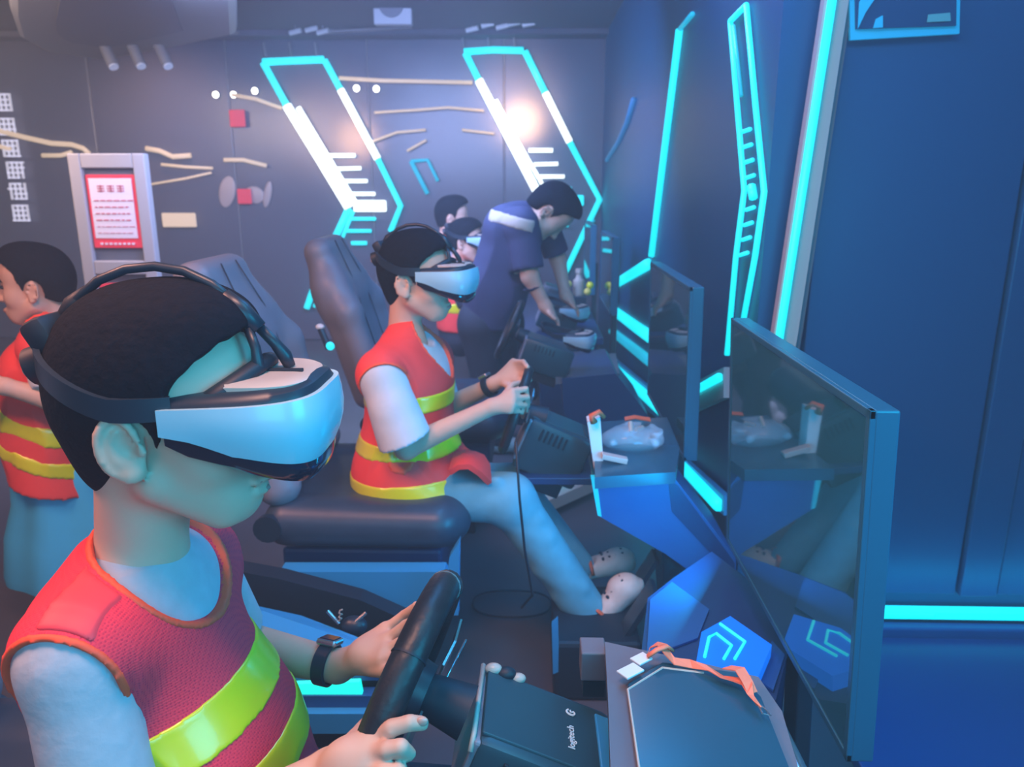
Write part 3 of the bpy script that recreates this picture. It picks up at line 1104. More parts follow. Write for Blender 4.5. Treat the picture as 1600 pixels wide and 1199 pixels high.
def hair_shell(o, s, yaw, pitch, roll, parent, h=.003, t=.014, front=.060, lab=None, name='hair', low=-.065, ears=True, temple=True, material='hair', fringe=0.):
    w, R = Mx(o, s, yaw, pitch, roll)
    R3 = np.array(R.to_3x3())
    L = [(ell(w((-.013, 0, .048)), np.array((.092 + t, .073 + t * .85, .081 + t * .9)) * s, R), 0, 0),
         (ell(w((.022, 0, .058)), np.array((.072, .068 + t * .55, .066 + t * .5)) * s, R), .03 * s, 0),
         (ell(w((.040, 0, .096)), np.array((.052, .058, .034)) * s, R), .03 * s, 0),
         (ell(w((-.055, 0, .008)), np.array((.060, .066, .075)) * s, R), .03 * s, 0),
         (ell(w((-.064, 0, -.040)), np.array((.034, .050, .050)) * s, R), .02 * s, 0)]
    for sy in (-1, 1):
        if temple:
            L.append((cone(w((.026, sy * .066, .030)), w((.022, sy * .071, -.012)), .013 * s, .006 * s), .012 * s, 0))   # sideburn
    S = SDF(L, h * s, pad=.02)
    Ri = R3.T

    def carve(A, X):
        q = ((X - np.array(o)) @ R3) / s
        x, y, z = q[..., 0], q[..., 1], q[..., 2]
        wob = .0022 * np.sin(y * 160 + 1.3) * np.sin(z * 120 + x * 60)
        line = np.interp(z, [-.03, .0, .030, .055, .085, .105, .15], [.010, .020, .030, .042, front + .022, front + .058, .14])
        ff = (x - line) * .8 + wob
        neck = low - z + .42 * np.maximum(0, x + .075) + wob
        ear = np.sqrt(((x + .012) / .027) ** 2 + ((z + .012) / .036) ** 2) * .03 - .03
        m = np.maximum(ff, neck)
        m = np.maximum(m, np.where((z < .026) & (np.abs(y) > .04), -ear, -1.))
        side = np.where((z < -.022) & (x > -.035), .01, -1.)      # nothing below the sideburn
        m = np.maximum(m, side) * s
        return np.maximum(A, m.astype(np.float32))
    S.field(carve)
    # the hollow side follows the skull
    return S.obj(name, material, parent, lab, smooth_it=1)


def limb(a, b, ra, rb, k=.02, flat=None):
    return (cone(a, b, ra, rb, flat), k, 0)


def finger(pts, r0, r1, k=.004):
    n = len(pts) - 1
    return [(cone(pts[i], pts[i + 1], r0 + (r1 - r0) * i / n, r0 + (r1 - r0) * (i + 1) / n), k if i == 0 else .002, 0) for i in range(n)]


# ------------------------------------------------------------------ VR headset (head frame coordinates)
def headset(name, o, s, yaw, pitch, roll, label, group, arch=True, cable=None, on_head=True):
    w, R = Mx(o, s, yaw, pitch, roll)
    t = thing(name, w((.10, 0, 0)), label, 'vr headset', group)
    NU = 48
    w0 = w
    w = lambda p: w0((p[0], p[1], p[2] - .007))

    def plan(u, grow=0., xr=.028, xf=.172, hw=.089):
        """u in -1..1 from right rear round the front to left rear"""
        a = u * math.pi / 2
        cx = abs(math.cos(a)) ** .62
        sy = math.copysign(abs(math.sin(a)) ** .55, a)
        return xr + (xf + grow - xr) * cx, (hw + grow) * sy
    us = [(-1 + 2 * i / (NU - 1)) for i in range(NU)]
    # white band: tall at the front, tapering to the rear
    rings = []
    for u in us:
        f = 1 - abs(u) ** 3.0
        zt = .033 + .004 * abs(u) ** 2 + .011 * (1 - abs(u)) ** .7
        zb = .011 - .052 * (1 - abs(u) ** 2.6)
        row = []
        for k in range(7):
            q = k / 6
            z = zt + (zb - zt) * q
            g = .006 * math.sin(math.pi * q) * f - .014 * f * q ** 2.2
            x, y = plan(u, g)
            row.append(w((x, y, z)))
        for k in range(7)[::-1]:
            q = k / 6
            z = zt + (zb - zt) * q
            g = .006 * math.sin(math.pi * q) * f - .014 * f * q ** 2.2 - .005
            x, y = plan(u, g)
            row.append(w((x, y, z)))
        rings.append(row)
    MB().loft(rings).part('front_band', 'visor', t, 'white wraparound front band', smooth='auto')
    # dark body ring on top of the band, rising inward to the pale top plate
    def ring(g, z, xr=.030, n=NU, dz=0.):
        r = []
        for u in us:
            x, y = plan(u, g, xr=xr)
            r.append(w((x, y, z + dz * (1 - abs(u)) ** .6)))
        return r
    b = MB().loft([ring(-.004, .022), ring(-.0055, .034, dz=.010), ring(-.009, .040, dz=.011), ring(-.018, .045, dz=.010), ring(-.022, .046, dz=.008)], cap=True)
    b.part('dark_ring', 'dark', t, smooth='auto')
    # underside: smoked shell tapering down to the nose
    b = MB().loft([ring(-.006, .012, dz=-.03), ring(-.007, .000, dz=-.037), ring(-.010, -.012, dz=-.035, xr=.050), ring(-.018, -.022, dz=-.033, xr=.075), ring(-.034, -.028, dz=-.028, xr=.10)])
    b.part('under_shell', 'smoke', t, smooth='auto')
    # pale plate
    def pl(g, z, x0=.084):
        r = []
        for u in us:
            a = u * math.pi / 2
            x = x0 + (.157 + g - x0) * abs(math.cos(a)) ** .6
            y = (.064 + g) * math.copysign(abs(math.sin(a)) ** .6, a)
            r.append(w((x, y, z)))
        return r
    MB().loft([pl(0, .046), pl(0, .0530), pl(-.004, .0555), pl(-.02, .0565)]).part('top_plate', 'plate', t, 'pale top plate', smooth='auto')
    MB().box(w((.122, -.006, .0570)), (.046 * s, .006 * s, .004 * s), R, bev=.001).part('plate_slot', 'black', t)
    # facial interface rubber between forehead and shell
    b = MB()
    b.tube([w((.052, -.072, .030)), w((.080, -.056, .048)), w((.098, -.028, .060)), w((.103, 0, .064)), w((.098, .028, .060)), w((.080, .056, .048)), w((.052, .072, .030))], .011 * s, 10, squash=.8)
    b.part('forehead_pad', 'black', t, smooth=True)
    w = w0
    # side strap ring going round the head
    pts, ws = [], []
    up = np.array(R.to_3x3()) @ np.array([0, 0, 1.])
    for k in range(41):
        a = math.radians(62 + (360 - 124) * k / 40)
        x = -.012 + .108 * math.cos(a)
        y = .0900 * math.sin(a)
        z = .030 + .044 * max(0, -math.cos(a)) ** 1.3
        pts.append(w((x, y, z)))
        ws.append(up * .0115 * s)
    MB().ribbon(pts, ws, .006 * s).part('head_strap', 'dark', t, smooth='auto')
    if on_head:
        # padded rear block and knob
        b = MB()
        b.box(w((-.106, 0, .090)), (.028 * s, .085 * s, .036 * s), R @ Matrix.Rotation(-.5, 4, 'Y'), bev=.008 * s)
        b.part('rear_pad', 'black', t, smooth='auto')
        b = MB().cyl(w((-.114, -.012, .060)), w((-.132, -.014, .054)), .020 * s, 20)
        kn = b.part('rear_knob', 'black', t, smooth='auto')
        MB().ell(w((-.131, -.018, .056)), (.006 * s, .013 * s, .013 * s), R).part('knob_cap', 'beige', kn, 'pale knob cap', smooth=True)
        if arch:
            top = [(-.098, 0, .098), (-.084, 0, .122), (-.060, 0, .141), (-.030, 0, .1525), (.000, 0, .1555), (.030, -.002, .151), (.058, -.004, .138), (.082, -.006, .118)]
            MB().tube([w(p) for p in top], .0050 * s, 10).part('top_strap', 'dark', t, 'black arched overhead strap', smooth=True)
            MB().tube([w(p) for p in [(-.104, .004, .092), (-.090, .004, .116), (-.074, .004, .131)]], [.012 * s, .011 * s, .006 * s], 10).part('strap_anchor', 'black', t, smooth=True)
            MB().tube([w(p) for p in [(.070, -.006, .128), (.085, -.006, .113), (.102, -.006, .093)]], [.007 * s, .0105 * s, .0095 * s], 10).part('strap_clip', 'dark', t, smooth=True)
            MB().tube([w(p) for p in [(.098, .002, .096), (.114, .006, .076), (.122, .010, .062), (.126, .012, .050)]], [.0055 * s, .006 * s, .0075 * s, .006 * s], 10).part('strap_fork', 'dark', t, smooth=True)
            MB().tube([w(p) for p in [(.094, -.012, .094), (.102, -.018, .076), (.104, -.020, .058), (.103, -.020, .048)]], [.005 * s, .005 * s, .006 * s, .005 * s], 10).part('strap_fork', 'dark', t, smooth=True)
    return t


# ================================================================== BOY IN FRONT
def shirt_and_vest(body_prims, sleeve_prims, h, parent, cuffs, neck_c, neck_r, hem, vest=True, shirt_mat='tee', vest_mat='vest', off_s=.010, off_v=.020, vest_cuts=(), bands=(), vest_hem=None, piping=True, vest_extra=()):
    S = SDF([(p, k, off_s) for p, k, o in body_prims + sleeve_prims], h, pad=.05)
    for pt, n in cuffs:
        # cut only near that cuff
        n_ = np.array(n, float) / np.linalg.norm(n)
        pt = np.array(pt, float)
        S.field(lambda A, X, pt=pt, n_=n_: np.where(np.linalg.norm(X - pt, axis=-1) < .16, np.maximum(A, ((X - pt) @ n_).astype(np.float32)), A))
    S.cut(neck_c, .003)
    if hem is not None:
        S.plane(*hem)
    sh = S.obj('shirt', shirt_mat, parent)
    vs = None
    if vest:
        V = SDF([(p, k, off_v) for p, k, o in list(body_prims) + list(vest_extra)], h, pad=.05)
        if vest_hem is not None:
            V.plane(*vest_hem)
        full = V.copy()
        for c in vest_cuts:
            V.cut(c, .003)
        vs = V.obj('vest', vest_mat, parent)
        if piping:
            for c in vest_cuts:
                B = full.copy().grow(.0016)
                G = SDF.__new__(SDF); G.h, G.lo, G.n = B.h, B.lo, B.n; G.A = np.full(B.n, 1e3, dtype=np.float32)
                G.u(c, 0)
                B.A = np.maximum(B.A, np.abs(G.A - .0042) - .0042)
                if (B.A < 0).any():
                    B.obj('piping', 'piping', vs, 'bright orange edge piping')
        for nm, mt, pt, n, half, lift in bands:
            B = V.copy().grow(lift)
            B.field(slab(pt, n, half))
            B.obj(nm, mt, vs)
    return sh, vs
# ---- near boy
O1 = np.array([-.395, .80, 1.056])
HS1 = 1.04
boy = thing('person', (-.40, .80, 0), 'seated boy nearest the camera in an orange and lime vest, gripping a steering wheel', 'person', 'boys wearing headsets at the racing rigs')
hp, w1, R1 = head_prims(O1, HS1)
B1y = .80
nb = np.array([-.440, .80, .925])         # base of the neck
chest = np.array([-.470, .80, .775])
belly = np.array([-.412, .80, .62])
pelv = np.array([-.37, .80, .47])
sR = P(118, 1035, Y=.675); sL = np.array([-.452, .925, .815])
eR = P(188, 1370, Y=.63); wR = P(515, 1205, Y=.695)
eL = np.array([-.440, 1.00, .640]); wL = P(528, 1042, Y=.955)
torso = [
    (cone(chest, belly, .094, .096, ((0, 1, 0), .80)), 0, 0),
    (cone(belly, pelv, .096, .108, ((0, 1, 0), .80)), .05, 0),
    (cone((-.468, .74, .815), (-.462, .86, .812), .050, .050), .05, 0),
    (cone((-.458, .80, .868), sR + [0, .02, .0], .036, .033), .04, 0),
    (cone((-.450, .80, .870), sL + [0, -.02, .0], .036, .033), .04, 0),
    (ell(sR, (.042, .036, .044)), .03, 0),
    (ell(sL, (.042, .036, .044)), .03, 0),
]
armR = [limb(sR, eR, .038, .031, .02), limb(eR, wR, .033, .0225, .015)]
armL = [limb(sL, eL, .038, .031, .02), limb(eL, wL, .034, .0235, .015)]


def palm(w_, k_list, th, back):
    """palm as a fan of tapered capsules from the wrist to each knuckle"""
    return [(cone(w_, k, th * 1.15, th), .014, 0) for k in k_list]


# far (left) hand: back of hand towards the boy's front, fingers wrapping the rim
HL = []
kn = [P(603, 984, Y=.955), P(606, 1000, Y=.930), P(604, 1018, Y=.910), P(598, 1034, Y=.895)]
HL += palm(wL, kn, .0115, None)
HL += [(ell((wL + kn[1] + kn[2]) / 3, (.030, .026, .020)), .015, 0)]
HL += finger([kn[0], P(632, 962, Y=.955), P(652, 948, Y=.930), P(672, 944, Y=.905)], .0082, .0065)
HL += finger([kn[1], P(634, 978, Y=.925), P(656, 966, Y=.900), P(676, 966, Y=.880)], .0088, .0068)
HL += finger([kn[2], P(632, 1000, Y=.905), P(654, 996, Y=.885), P(672, 1000, Y=.865)], .0085, .0066)
HL += finger([kn[3], P(622, 1024, Y=.890), P(640, 1028, Y=.870), P(656, 1034, Y=.855)], .0076, .0060)
HL += finger([wL + (kn[3] - wL) * .35, P(582, 1046, Y=.905), P(604, 1050, Y=.880), P(622, 1042, Y=.862)], .0115, .0078)
# near (right) hand
HR = []
kr = [P(585, 1152, Y=.690), P(580, 1176, Y=.675), P(572, 1200, Y=.665), P(560, 1222, Y=.66)]
HR += palm(wR, kr, .0130, None)
HR += [(ell((wR * 1.2 + kr[1] + kr[2]) / 3.2, (.034, .024, .030)), .015, 0)]
HR += finger([kr[0], P(612, 1138, Y=.680), P(640, 1130, Y=.680), P(659, 1131, Y=.685)], .0098, .0078)
HR += finger([kr[1], P(606, 1172, Y=.662), P(626, 1168, Y=.660), P(638, 1178, Y=.668)], .0100, .0080)
HR += finger([kr[2], P(600, 1206, Y=.652), P(622, 1204, Y=.652), P(634, 1214, Y=.66)], .0095, .0078)
HR += finger([kr[3], P(586, 1236, Y=.65), P(606, 1238, Y=.65), P(618, 1246, Y=.656)], .0085, .0070)
HR += finger([wR + (kr[0] - wR) * .45 + np.array([0, .02, 0]), P(568, 1142, Y=.735), P(587, 1116, Y=.745), P(602, 1094, Y=.75)], .0125, .0068)
leg1 = []
for sy in (-1, 1):
    hip_, knee_, ank_ = np.array([-.36, .80 + sy * .07, .46]), np.array([-.02, .79 + sy * .10, .44]), np.array([.10, .79 + sy * .10, .10])
    leg1 += [limb(hip_, knee_, .068, .050, .03), limb(knee_, ank_, .046, .032, .02), (cone(ank_ + [-.02, 0, -.03], ank_ + [.13, 0, -.06], .034, .030), .02, 0)]
S = SDF(hp + [(p, k, -.004) for p, k, o in torso] + leg1 + armR + armL + HL + HR, .0034, pad=.02)
ear_add(S, w1, R1, HS1)
head_cuts(S, w1, HS1)
S.obj('body', 'skin', boy)
hair_shell(O1, HS1, 0, 0, 0, boy, h=.0028, t=.015, low=-.088, front=.052)
# lips (thin tinted overlay) and nail
MB().tube([w1((.0920, -.014, -.0705)), w1((.0985, 0, -.0695)), w1((.0920, .014, -.0705))], [.0014, .0036, .0014], 8).part('lips', 'lip', boy, smooth=True)
MB().tube([w1((.0905, -.011, -.0815)), w1((.0955, 0, -.0815)), w1((.0905, .011, -.0815))], [.0014, .0036, .0014], 8).part('lips', 'lip', boy, smooth=True)
MB().ell(P(660, 1128, Y=.679), (.0062, .003, .0055)).part('fingernail', 'mint', boy, smooth=True)

sl = [limb(sR, eR + (eR - sR) * .02, .040, .043, .02), limb(sL, sL + (eL - sL) * .9, .040, .042, .02)]
bandn = np.array([-.22, 0, 1.])
neckcut = ell((-.430, .80, .945), (.062, .056, .052), Matrix.Rotation(math.radians(28), 4, 'Y'))
vneck = ell((-.385, .80, .918), (.110, .096, .098), Matrix.Rotation(math.radians(35), 4, 'Y'))
sh, vs = shirt_and_vest(torso, sl, .0034, boy,
    cuffs=[(sL + (eL - sL) * .82, eL - sL), (eR, eR - sR)],
    neck_c=neckcut, neck_r=0, hem=((-.4, .8, .42), (0, 0, -1)),
    vest_hem=((-.37, .8, .50), (-.2, 0, -1)),
    vest_cuts=[vneck,
               cone(P(48, 1140, Y=.60), P(165, 1370, Y=.60), .077, .085), cone(sL + [0, .065, -.075], (-.42, 1.040, .60), .075, .08)],
    bands=[('upper_band', 'lime', (-.32, .8, .728), bandn, .027, .0020),
           ('lower_band', 'lime', (-.29, .8, .640), bandn, .026, .0020)])
vs['label'] = 'orange mesh safety vest'
SDF([(p, k, .010) for i, (p, k, o) in enumerate(leg1) if i % 3 < 2] + [(cone((-.37, .76, .48), (-.37, .84, .48), .10, .10), .05, 0)], .008).obj('trousers', 'trousers', boy)
# smooth plastic patch on the near shoulder, piping along neckline and armhole

# smooth patch across the near shoulder
V = SDF([(p, k, .020) for p, k, o in torso], .0034, pad=.05).grow(.0022)
V.cut(vneck, .002, .010)
V.cut(cone(P(48, 1140, Y=.60), P(165, 1370, Y=.60), .077, .085), .002, .010)
pc = P(150, 935, Y=.70)
V.field(slab(pc, (1, -.1, .30), .024))
V.plane((0, .752, 0), (0, 1, 0))
V.plane((-.4, .8, .80), (0, 0, -1))
V.obj('shoulder_patch', 'vestp', vs, 'smooth pink orange patch')


# ================================================================== SECOND BOY
O2 = np.array([P(640, 452, Y=1.93)[0] + .012, 2.0, P(632, 450, Y=1.93)[2] + .014])
HS2, Y2aw = .90, math.radians(-14)
b2 = thing('person', (O2[0], 2.0, 0), 'second seated boy in white shirt, orange and lime vest, jeans and clogs, driving', 'person', 'boys wearing headsets at the racing rigs')
hp2, w2, R2 = head_prims(O2, HS2, Y2aw)
nb2 = P(650, 528, Y=2.0)
ch2, be2, pe2 = P(640, 600, Y=2.0), P(640, 690, Y=2.0), P(636, 752, Y=2.0)
sR2, sL2 = P(596, 588, Y=1.86), P(672, 560, Y=2.14)
eR2, wR2 = P(634, 700, Y=1.84), P(768, 636, Y=1.87)
eL2, wL2 = P(690, 640, Y=2.16), P(772, 600, Y=2.08)
tor2 = [
    (cone(ch2, be2, .100, .098, ((0, 1, 0), .80)), 0, 0),
    (cone(be2, pe2, .098, .112, ((0, 1, 0), .80)), .05, 0),
    (cone(P(622, 585, Y=1.93), P(660, 572, Y=2.07), .052, .052), .05, 0),
    (cone(nb2 + [-.02, 0, -.01], sR2 + [0, .02, .0], .036, .034), .04, 0),
    (cone(nb2 + [-.02, 0, -.01], sL2 + [0, -.02, .0], .036, .034), .04, 0),
    (ell(sR2, (.042, .040, .046)), .03, 0), (ell(sL2, (.042, .040, .046)), .03, 0)]
H2 = []
k2 = [P(800, 612, Y=1.88), P(802, 622, Y=1.87), P(800, 632, Y=1.86), P(797, 641, Y=1.86)]
H2 += [(cone(wR2, k, .014, .011), .012, 0) for k in k2]
for k, (a, c_) in zip(k2, [((822, 608), (824, 622)), ((824, 621), (825, 633)), ((820, 633), (822, 643)), ((815, 643), (817, 651))]):
    H2 += finger([k, P(*a, Y=1.90), P(*c_, Y=1.95)], .0088, .0072)
H2 += finger([wR2 + (k2[0] - wR2) * .5, P(800, 602, Y=1.92), P(815, 598, Y=1.95)], .010, .0075)
k3 = [P(802, 566, Y=2.07), P(806, 574, Y=2.06), P(808, 584, Y=2.05), P(806, 594, Y=2.04)]
H2 += [(cone(wL2, k, .014, .011), .012, 0) for k in k3]
for k, (a, c_) in zip(k3, [((818, 566), (824, 574)), ((822, 575), (828, 584)), ((824, 586), (828, 594)), ((820, 596), (824, 604))]):
    H2 += finger([k, P(*a, Y=2.03), P(*c_, Y=1.99)], .0088, .0072)
H2 += finger([wL2 + (k3[3] - wL2) * .4, P(796, 606, Y=2.02), P(808, 606, Y=2.0)], .010, .0075)
kR2, kL2 = P(796, 780, Y=1.90), P(800, 762, Y=2.08)
aR2, aL2 = P(925, 962, Y=1.93), P(902, 884, Y=2.12)
hR2, hL2 = P(642, 765, Y=1.92), P(650, 755, Y=2.08)
legs2 = [limb(hR2, kR2, .070, .050, .04), limb(kR2, aR2, .048, .032, .02), limb(hL2, kL2, .070, .050, .04), limb(kL2, aL2, .048, .032, .02)]
S = SDF(hp2 + [(p, k, -.004) for p, k, o in tor2] + [limb(sR2, eR2, .036, .030), limb(eR2, wR2, .031, .021, .01), limb(sL2, eL2, .036, .030), limb(eL2, wL2, .031, .021, .01)] + H2 + [(p, k, -.006) for p, k, o in legs2], .0052, pad=.02)
ear_add(S, w2, R2, HS2)
head_cuts(S, w2, HS2)
S.obj('body', 'skin', b2)
hair_shell(O2, HS2, Y2aw, 0, 0, b2, h=.0042, t=.016, low=-.085, front=.052)
MB().tube([w2((.0895, -.015, -.0755)), w2((.0955, 0, -.0755)), w2((.0895, .015, -.0755))], [.002, .006, .002], 8).part('lips', 'lip', b2, smooth=True)
sl2 = [limb(sR2, P(636, 694, Y=1.82), .043, .056, .02), limb(P(612, 640, Y=1.83), P(622, 705, Y=1.84), .030, .022, .03), limb(sL2, sL2 + (eL2 - sL2) * .8, .042, .046, .02)]
nk = ell(nb2 + [.015, 0, .03], (.062, .055, .050), Matrix.Rotation(math.radians(25), 4, 'Y'))
vn = ell(nb2 + [.065, 0, -.01], (.095, .066, .105), Matrix.Rotation(math.radians(20), 4, 'Y'))
sh, vs2 = shirt_and_vest(tor2, sl2, .0052, b2, cuffs=[(P(632, 688, Y=1.83), (.42, 0, -1)), (sL2 + (eL2 - sL2) * .75, eL2 - sL2)],
    neck_c=nk, neck_r=0, hem=(P(640, 790, Y=2.0), (0, 0, -1)), shirt_mat='tee2', vest_mat='vest2',
    vest_hem=(P(640, 800, Y=1.86), (.10, 0, -1)), off_s=.012, off_v=.021,
    vest_extra=[(cone(pe2 + [-.01, 0, .03], pe2 + [.075, 0, -.030], .118, .130, ((0, 1, 0), .86)), .05, 0)],
    vest_cuts=[vn, cone(P(604, 622, Y=1.795), P(624, 718, Y=1.80), .080, .060), cone(P(680, 620, Y=2.22), P(690, 700, Y=2.22), .07, .06)],
    bands=[('chest_band', 'lime', P(640, 628, Y=1.9), (0, 0, 1), .024, .0022), ('waist_band', 'lime', P(640, 702, Y=1.9), (0, 0, 1), .022, .0022),
           ('hem_band', 'lime', P(640, 762, Y=1.88), (-.05, 0, 1), .022, .0022)])
# loose vest flap on the lap
MB().ribbon([P(706, 726, Y=1.88), P(722, 718, Y=1.88), P(738, 719, Y=1.88), P(752, 727, Y=1.88), P(764, 742, Y=1.88)], [(.0, .05, .004), (.004, .058, .0), (.004, .060, -.004), (0, .055, .004), (-.004, .040, .010)], .014).part('lap_flap', 'vest2', vs2, smooth='auto')
# jeans
J = SDF([(p, k, .008) for p, k, o in [limb(hR2, kR2, .066, .058, .05), limb(kR2, P(915, 950, Y=1.92), .056, .047, .03), limb(hL2, kL2, .068, .058, .05), limb(kL2, aL2, .056, .042, .03), (cone(pe2 + [-.01, -.04, .0], pe2 + [-.01, .04, .0], .088, .088), .06, 0)]], .006, pad=.03)
rr = random.Random(8)
for k in range(0):     # folds
    f = rr.uniform(.05, .95)
    c_ = kR2 + (aR2 - kR2) * f + np.array([rr.uniform(-.03, .02), -.055, 0])
    J.cut(cone(c_, c_ + np.array([rr.uniform(.01, .05), .01, rr.uniform(-.03, .03)]), .006, .003), .012)
for f0, f1, dy in ((.05, .16, 0), (.12, .30, .01), (.55, .72, 0), (.78, .90, .01), (.86, .98, 0)):
    c0_ = kR2 + (aR2 - kR2) * f0 + np.array([-.045, -.030, 0]); c1_ = kR2 + (aR2 - kR2) * f1 + np.array([.035, -.035, .01])
    J.u(cone(c0_, c1_, .010, .006), .03)
for a_, b__ in (((700, 770), (775, 752)), ((690, 790), (780, 785)), ((740, 800), (800, 800))):
    J.u(cone(P(*a_, Y=1.88), P(*b__, Y=1.86), .010, .010), .03)
J.plane(P(924, 972, Y=1.93), (aR2 - kR2))
J.obj('jeans', 'jeans', b2)


def clog(heel, toe, up, parent, w_=.036):
    heel, toe, up = np.array(heel), np.array(toe), np.array(up, float)
    ax = toe - heel
    L_ = np.linalg.norm(ax); ax /= L_
    up = up - ax * (up @ ax); up /= np.linalg.norm(up)
    sd = np.cross(ax, up)
    L = [(cone(heel + ax * .03 + up * .018, toe - ax * .04 + up * .015, .030, .036, (sd, .85)), 0, 0),
         (ell(toe - ax * .045 + up * .026, (.045, .040, .030)), .02, 0),
         (cone(heel + ax * .03, toe - ax * .03, .026, .034, (up, 2.2)), .008, 0)]
    S = SDF(L, .005, pad=.02)
    S.cut(ell(heel + ax * .045 + up * .055, (.036, .036, .034)), .006)
    sh_ = S.obj('shoe', 'shoe', parent, 'pale perforated clog')
    for i in range(4):
        for j in range(-1, 2):
            c_ = toe - ax * (.035 + .020 * i) + sd * j * .020
            MB().cyl(c_ + up * .030, c_ + up * (.0585 - .004 * abs(j) - .001 * i), .0042, 8).part('vent_hole', 'dark', sh_)
    MB().tube([heel + ax * .060 + sd * w_ * 1.08 + up * .012, heel + ax * .058 + sd * w_ * .95 + up * .045, heel + ax * .056 + up * .066, heel + ax * .058 - sd * w_ * .95 + up * .045, heel + ax * .060 - sd * w_ * 1.08 + up * .012], .0085, 8, squash=.5).part('shoe_strap', 'strap', sh_, 'orange strap', smooth=True)


clog(P(925, 985, Y=1.90), P(1003, 908, Y=1.93), (-.6, 0, .8), b2)
clog(P(895, 902, Y=2.12), P(992, 880, Y=2.14), (-.15, 0, 1), b2)


# ================================================================== ADULT BENDING OVER
YM = 3.75
O3 = P(858, 332, Y=YM)
ad = thing('person', (P(780, 690, Y=YM)[0], YM, 0), 'adult in navy shirt with a beige back strip, bending over a rig', 'person')
hpa, wa, Ra = head_prims(O3, 1.08, 0, math.radians(58), 0, detail=False)
shR, shL = P(815, 352, Y=YM - .17), P(850, 345, Y=YM + .17)
hipc = P(766, 500, Y=YM)
chc = P(800, 372, Y=YM)
tora = [(cone(chc, P(775, 455, Y=YM), .135, .135, ((0, 1, 0), .72)), 0, 0), (cone(P(775, 455, Y=YM), hipc, .135, .135, ((0, 1, 0), .78)), .06, 0),
        (cone(P(790, 352, Y=YM - .08), P(835, 345, Y=YM + .08), .085, .08), .06, 0), (cone(P(800, 350, Y=YM), wa((-.045, 0, -.12)), .07, .055), .05, 0),
        (ell(shR, (.07, .07, .075)), .05, 0), (ell(shL, (.07, .07, .075)), .05, 0)]
eRa, wRa = P(828, 432, Y=YM - .20), P(852, 478, Y=YM - .2)
eLa, wLa = P(872, 405, Y=YM + .2), P(884, 462, Y=YM + .1)
arma = [limb(shR, eRa, .052, .042), limb(eRa, wRa, .040, .028), limb(shL, eLa, .052, .042), limb(eLa, wLa, .040, .028)]
for w_, dx in ((wRa, 1), (wLa, 1)):
    kk = [w_ + np.array([.035, -.03 + .02 * i, -.045]) for i in range(4)]
    arma += [(cone(w_, k, .022, .014), .02, 0) for k in kk]
    for i, k in enumerate(kk):
        arma += finger([k, k + np.array([.025, 0, -.025]), k + np.array([.028, 0, -.055])], .011, .009)
    arma += finger([w_, w_ + np.array([.02, -.045, -.03]), w_ + np.array([.045, -.055, -.055])], .013, .010)
legA = [limb(P(750, 515, Y=YM - .09), P(760, 600, Y=YM - .10), .085, .062, .04), limb(P(760, 600, Y=YM - .10), P(782, 690, Y=YM - .10), .060, .042, .03),
        limb(P(785, 512, Y=YM + .09), P(775, 600, Y=YM + .10), .085, .062, .04), limb(P(775, 600, Y=YM + .10), P(742, 684, Y=YM + .10), .060, .042, .03)]
S = SDF(hpa + [(p, k, -.02) for p, k, o in tora] + arma + [(p, k, -.012) for p, k, o in legA], .010, pad=.03)
ear_add(S, wa, Ra, 1.08)
S.obj('body', 'skin', ad)
hair_shell(O3, 1.08, 0, math.radians(58), 0, ad, h=.007, t=.012, low=-.060, front=.06)
S = SDF([(p, k, .010) for p, k, o in tora] + [limb(shR, eRa, .070, .072), limb(shL, eLa, .070, .066)], .009, pad=.04)
for c_, e_ in ((shR, eRa), (shL, eLa)):
    pt, n = c_ + (e_ - c_) * .86, e_ - c_
    S.field(lambda A, X, pt=pt, n_=n / np.linalg.norm(n): np.where(np.linalg.norm(X - pt, axis=-1) < .095, np.maximum(A, ((X - pt) @ n_).astype(np.float32)), A))
S.plane(P(770, 508, Y=YM), (-.05, 0, -1))
sht = S.obj('shirt', 'navy', ad)
B = S.copy().grow(.003)
ba, bb = P(770, 338, Y=YM - .15), P(828, 352, Y=YM - .15)
dv = bb - ba; dv /= np.linalg.norm(dv)
B.field(slab(P(796, 344, Y=YM - .15), (-dv[2], 0, dv[0]), .028))
B.field(slab((ba + bb) / 2, dv, np.linalg.norm(bb - ba) / 2 + .02))
B.plane((0, YM - .02, 0), (0, 1, 0))
B.obj('back_strip', 'beige', sht, 'beige strip across the shoulders')
S = SDF([(p, k, .012) for p, k, o in legA] + [(cone(P(755, 500, Y=YM - .05), P(780, 500, Y=YM + .05), .12, .12), .06, 0)], .010, pad=.03)
S.plane(P(780, 684, Y=YM), (0, 0, -1))
S.obj('trousers', 'trousers', ad)
for (x, y, d) in ((783, 690, -.10), (742, 684, .10)):
    a = P(x, y, Y=YM + d)
    a[2] = .045
    SDF([(cone(a + [-.05, 0, 0], a + [.10, 0, -.008], .042, .036), 0, 0), (ell(a + [.10, 0, -.010], (.055, .045, .033)), .02, 0), (cone(a, a + [-.01, 0, .06], .045, .042), .02, 0)], .008).plane((0, 0, .003), (0, 0, -1)).obj('shoe', 'white', ad, 'white shoe')


